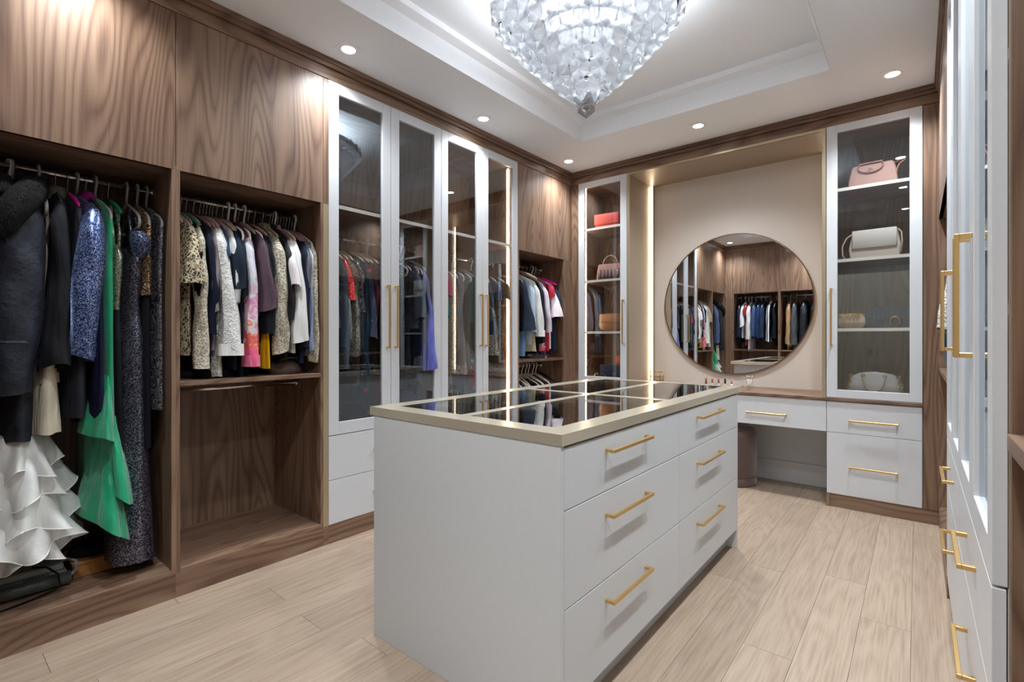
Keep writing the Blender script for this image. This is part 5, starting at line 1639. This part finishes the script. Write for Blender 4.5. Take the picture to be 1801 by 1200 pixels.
tor(m, (0, -0.03, 0.125), 0.062, 0.0055, 'xz', 26, 180, 360, 1.0, 1.6)
m.build('handle', leather('taupe_handle', '#b7a48f'), t, world=False)
m = MB()
for s in (-1, 1):
    tor(m, (s * 0.062, -0.024, 0.135), 0.010, 0.0025, 'xz', 12)
    for k in range(6):
        tor(m, (s * (0.135 + 0.004 * k), -0.01, 0.13 - 0.02 * k), 0.010, 0.0025, 'yz' if k % 2 else 'xz', 10)
m.build('gold_rings', 'gold', t, world=False)

# ------------------------------------------------------------------ on the vanity
t = thing('makeup_rack', 'small gold two-tier rack at the left end of the vanity top', 'rack', (-1.955, 4.60, 0.776))
m = MB()
for x in (-0.05, 0.05):
    for y in (-0.035, 0.035):
        m.tube([(x, y, 0), (x, y, 0.10)], 0.003, 8)
for z in (0.012, 0.05, 0.095):
    m.tube([(-0.06, -0.035, z), (0.06, -0.035, z), (0.06, 0.035, z), (-0.06, 0.035, z), (-0.06, -0.035, z)], 0.003, 8)
m.build('frame', 'gold', t, world=False)
MB().box(-0.058, 0.058, -0.033, 0.033, 0.049, 0.051).build('upper_tray', 'acrylic', t, world=False)
t = thing('cosmetics_organizer', 'clear acrylic cosmetics organizer beside the island corner under the mirror', 'organizer', (-1.27, 4.36, 0.776))
m = MB()
W, D, H = 0.155, 0.06, 0.085
m.box(-W, W, -D, D, 0, 0.004)
m.box(-W, -W + 0.003, -D, D, 0.004, H)
m.box(W - 0.003, W, -D, D, 0.004, H + 0.02)
m.box(-W, W, D - 0.003, D, 0.004, H + 0.02)
m.box(-W, W, -D, -D + 0.003, 0.004, H * 0.5)
m.build('case', 'acrylic', t, world=False)
for k in range(1, 6):
    MB().box(-W + k * 0.052 - 0.001, -W + k * 0.052 + 0.001, -D + 0.004, D - 0.004, 0.004, H * 0.6).build('divider', 'acrylic', t, world=False)
for k, (c, capc, lab) in enumerate((('#b86f3c', '#2a2a2a', 'amber nail polish with black base in the clear organizer'), ('#c77f6d', '#d9a08b', 'peach lipstick tube in the clear organizer'), ('#b06f77', '#caa0a2', 'rose lipstick tube in the clear organizer'),
                                    ('#1f2226', '#c79a7a', 'black capped lipstick tube in the clear organizer'), ('#d9b6a4', '#e8d8cc', 'pale nude lipstick tube in the clear organizer'))):
    x = -1.27 - W + 0.026 + k * 0.052
    tt = thing('lipstick', lab, 'cosmetics', (x, 4.325, 0.781), 0, 'cosmetics in the clear organizer')
    MB().lathe([(0.0095, 0.0), (0.0095, 0.035), (0.0001, 0.035)], 14).build('base', paint('lip_base_%d' % k, capc, 0.35), tt, world=False)
    MB().lathe([(0.0075, 0.035), (0.0078, 0.072), (0.006, 0.076), (0.0001, 0.076)], 14).build('cap', paint('lip_cap_%d' % k, c, 0.3), tt, world=False)
MB_ = MB()
t = thing('brush_holder', 'clear cup with pale make-up brushes beside the cosmetics organizer', 'cup', (-1.06, 4.345, 0.776))
MB().lathe([(0.026, 0.0), (0.028, 0.075), (0.026, 0.075), (0.024, 0.003), (0.0001, 0.003)], 20).build('cup', 'acrylic', t, world=False)
o = None
for k, (dx, dy) in enumerate(((0.018, 0.0), (-0.015, 0.008), (0.004, -0.014))):
    tb = thing('makeup_brush', ('pale make-up brush leaning toward the wardrobe side of the clear cup', 'pale make-up brush leaning toward the mirror in the clear cup', 'pale make-up brush standing upright in the clear cup')[k], 'brush', (-1.06, 4.345, 0.781), 0, 'make-up brushes in the clear cup')
    MB().tube([(0, 0, 0), (dx, dy, 0.085)], 0.003, 8).build('stem', 'edge', tb, world=False)
    MB().tube([(dx, dy, 0.085), (dx * 1.15, dy * 1.15, 0.098), (dx * 1.3, dy * 1.3, 0.112)], [0.004, 0.007, 0.002], 8).build('bristles', paint('bristle_%d' % k, '#c9a9a0', 0.9), tb, world=False)
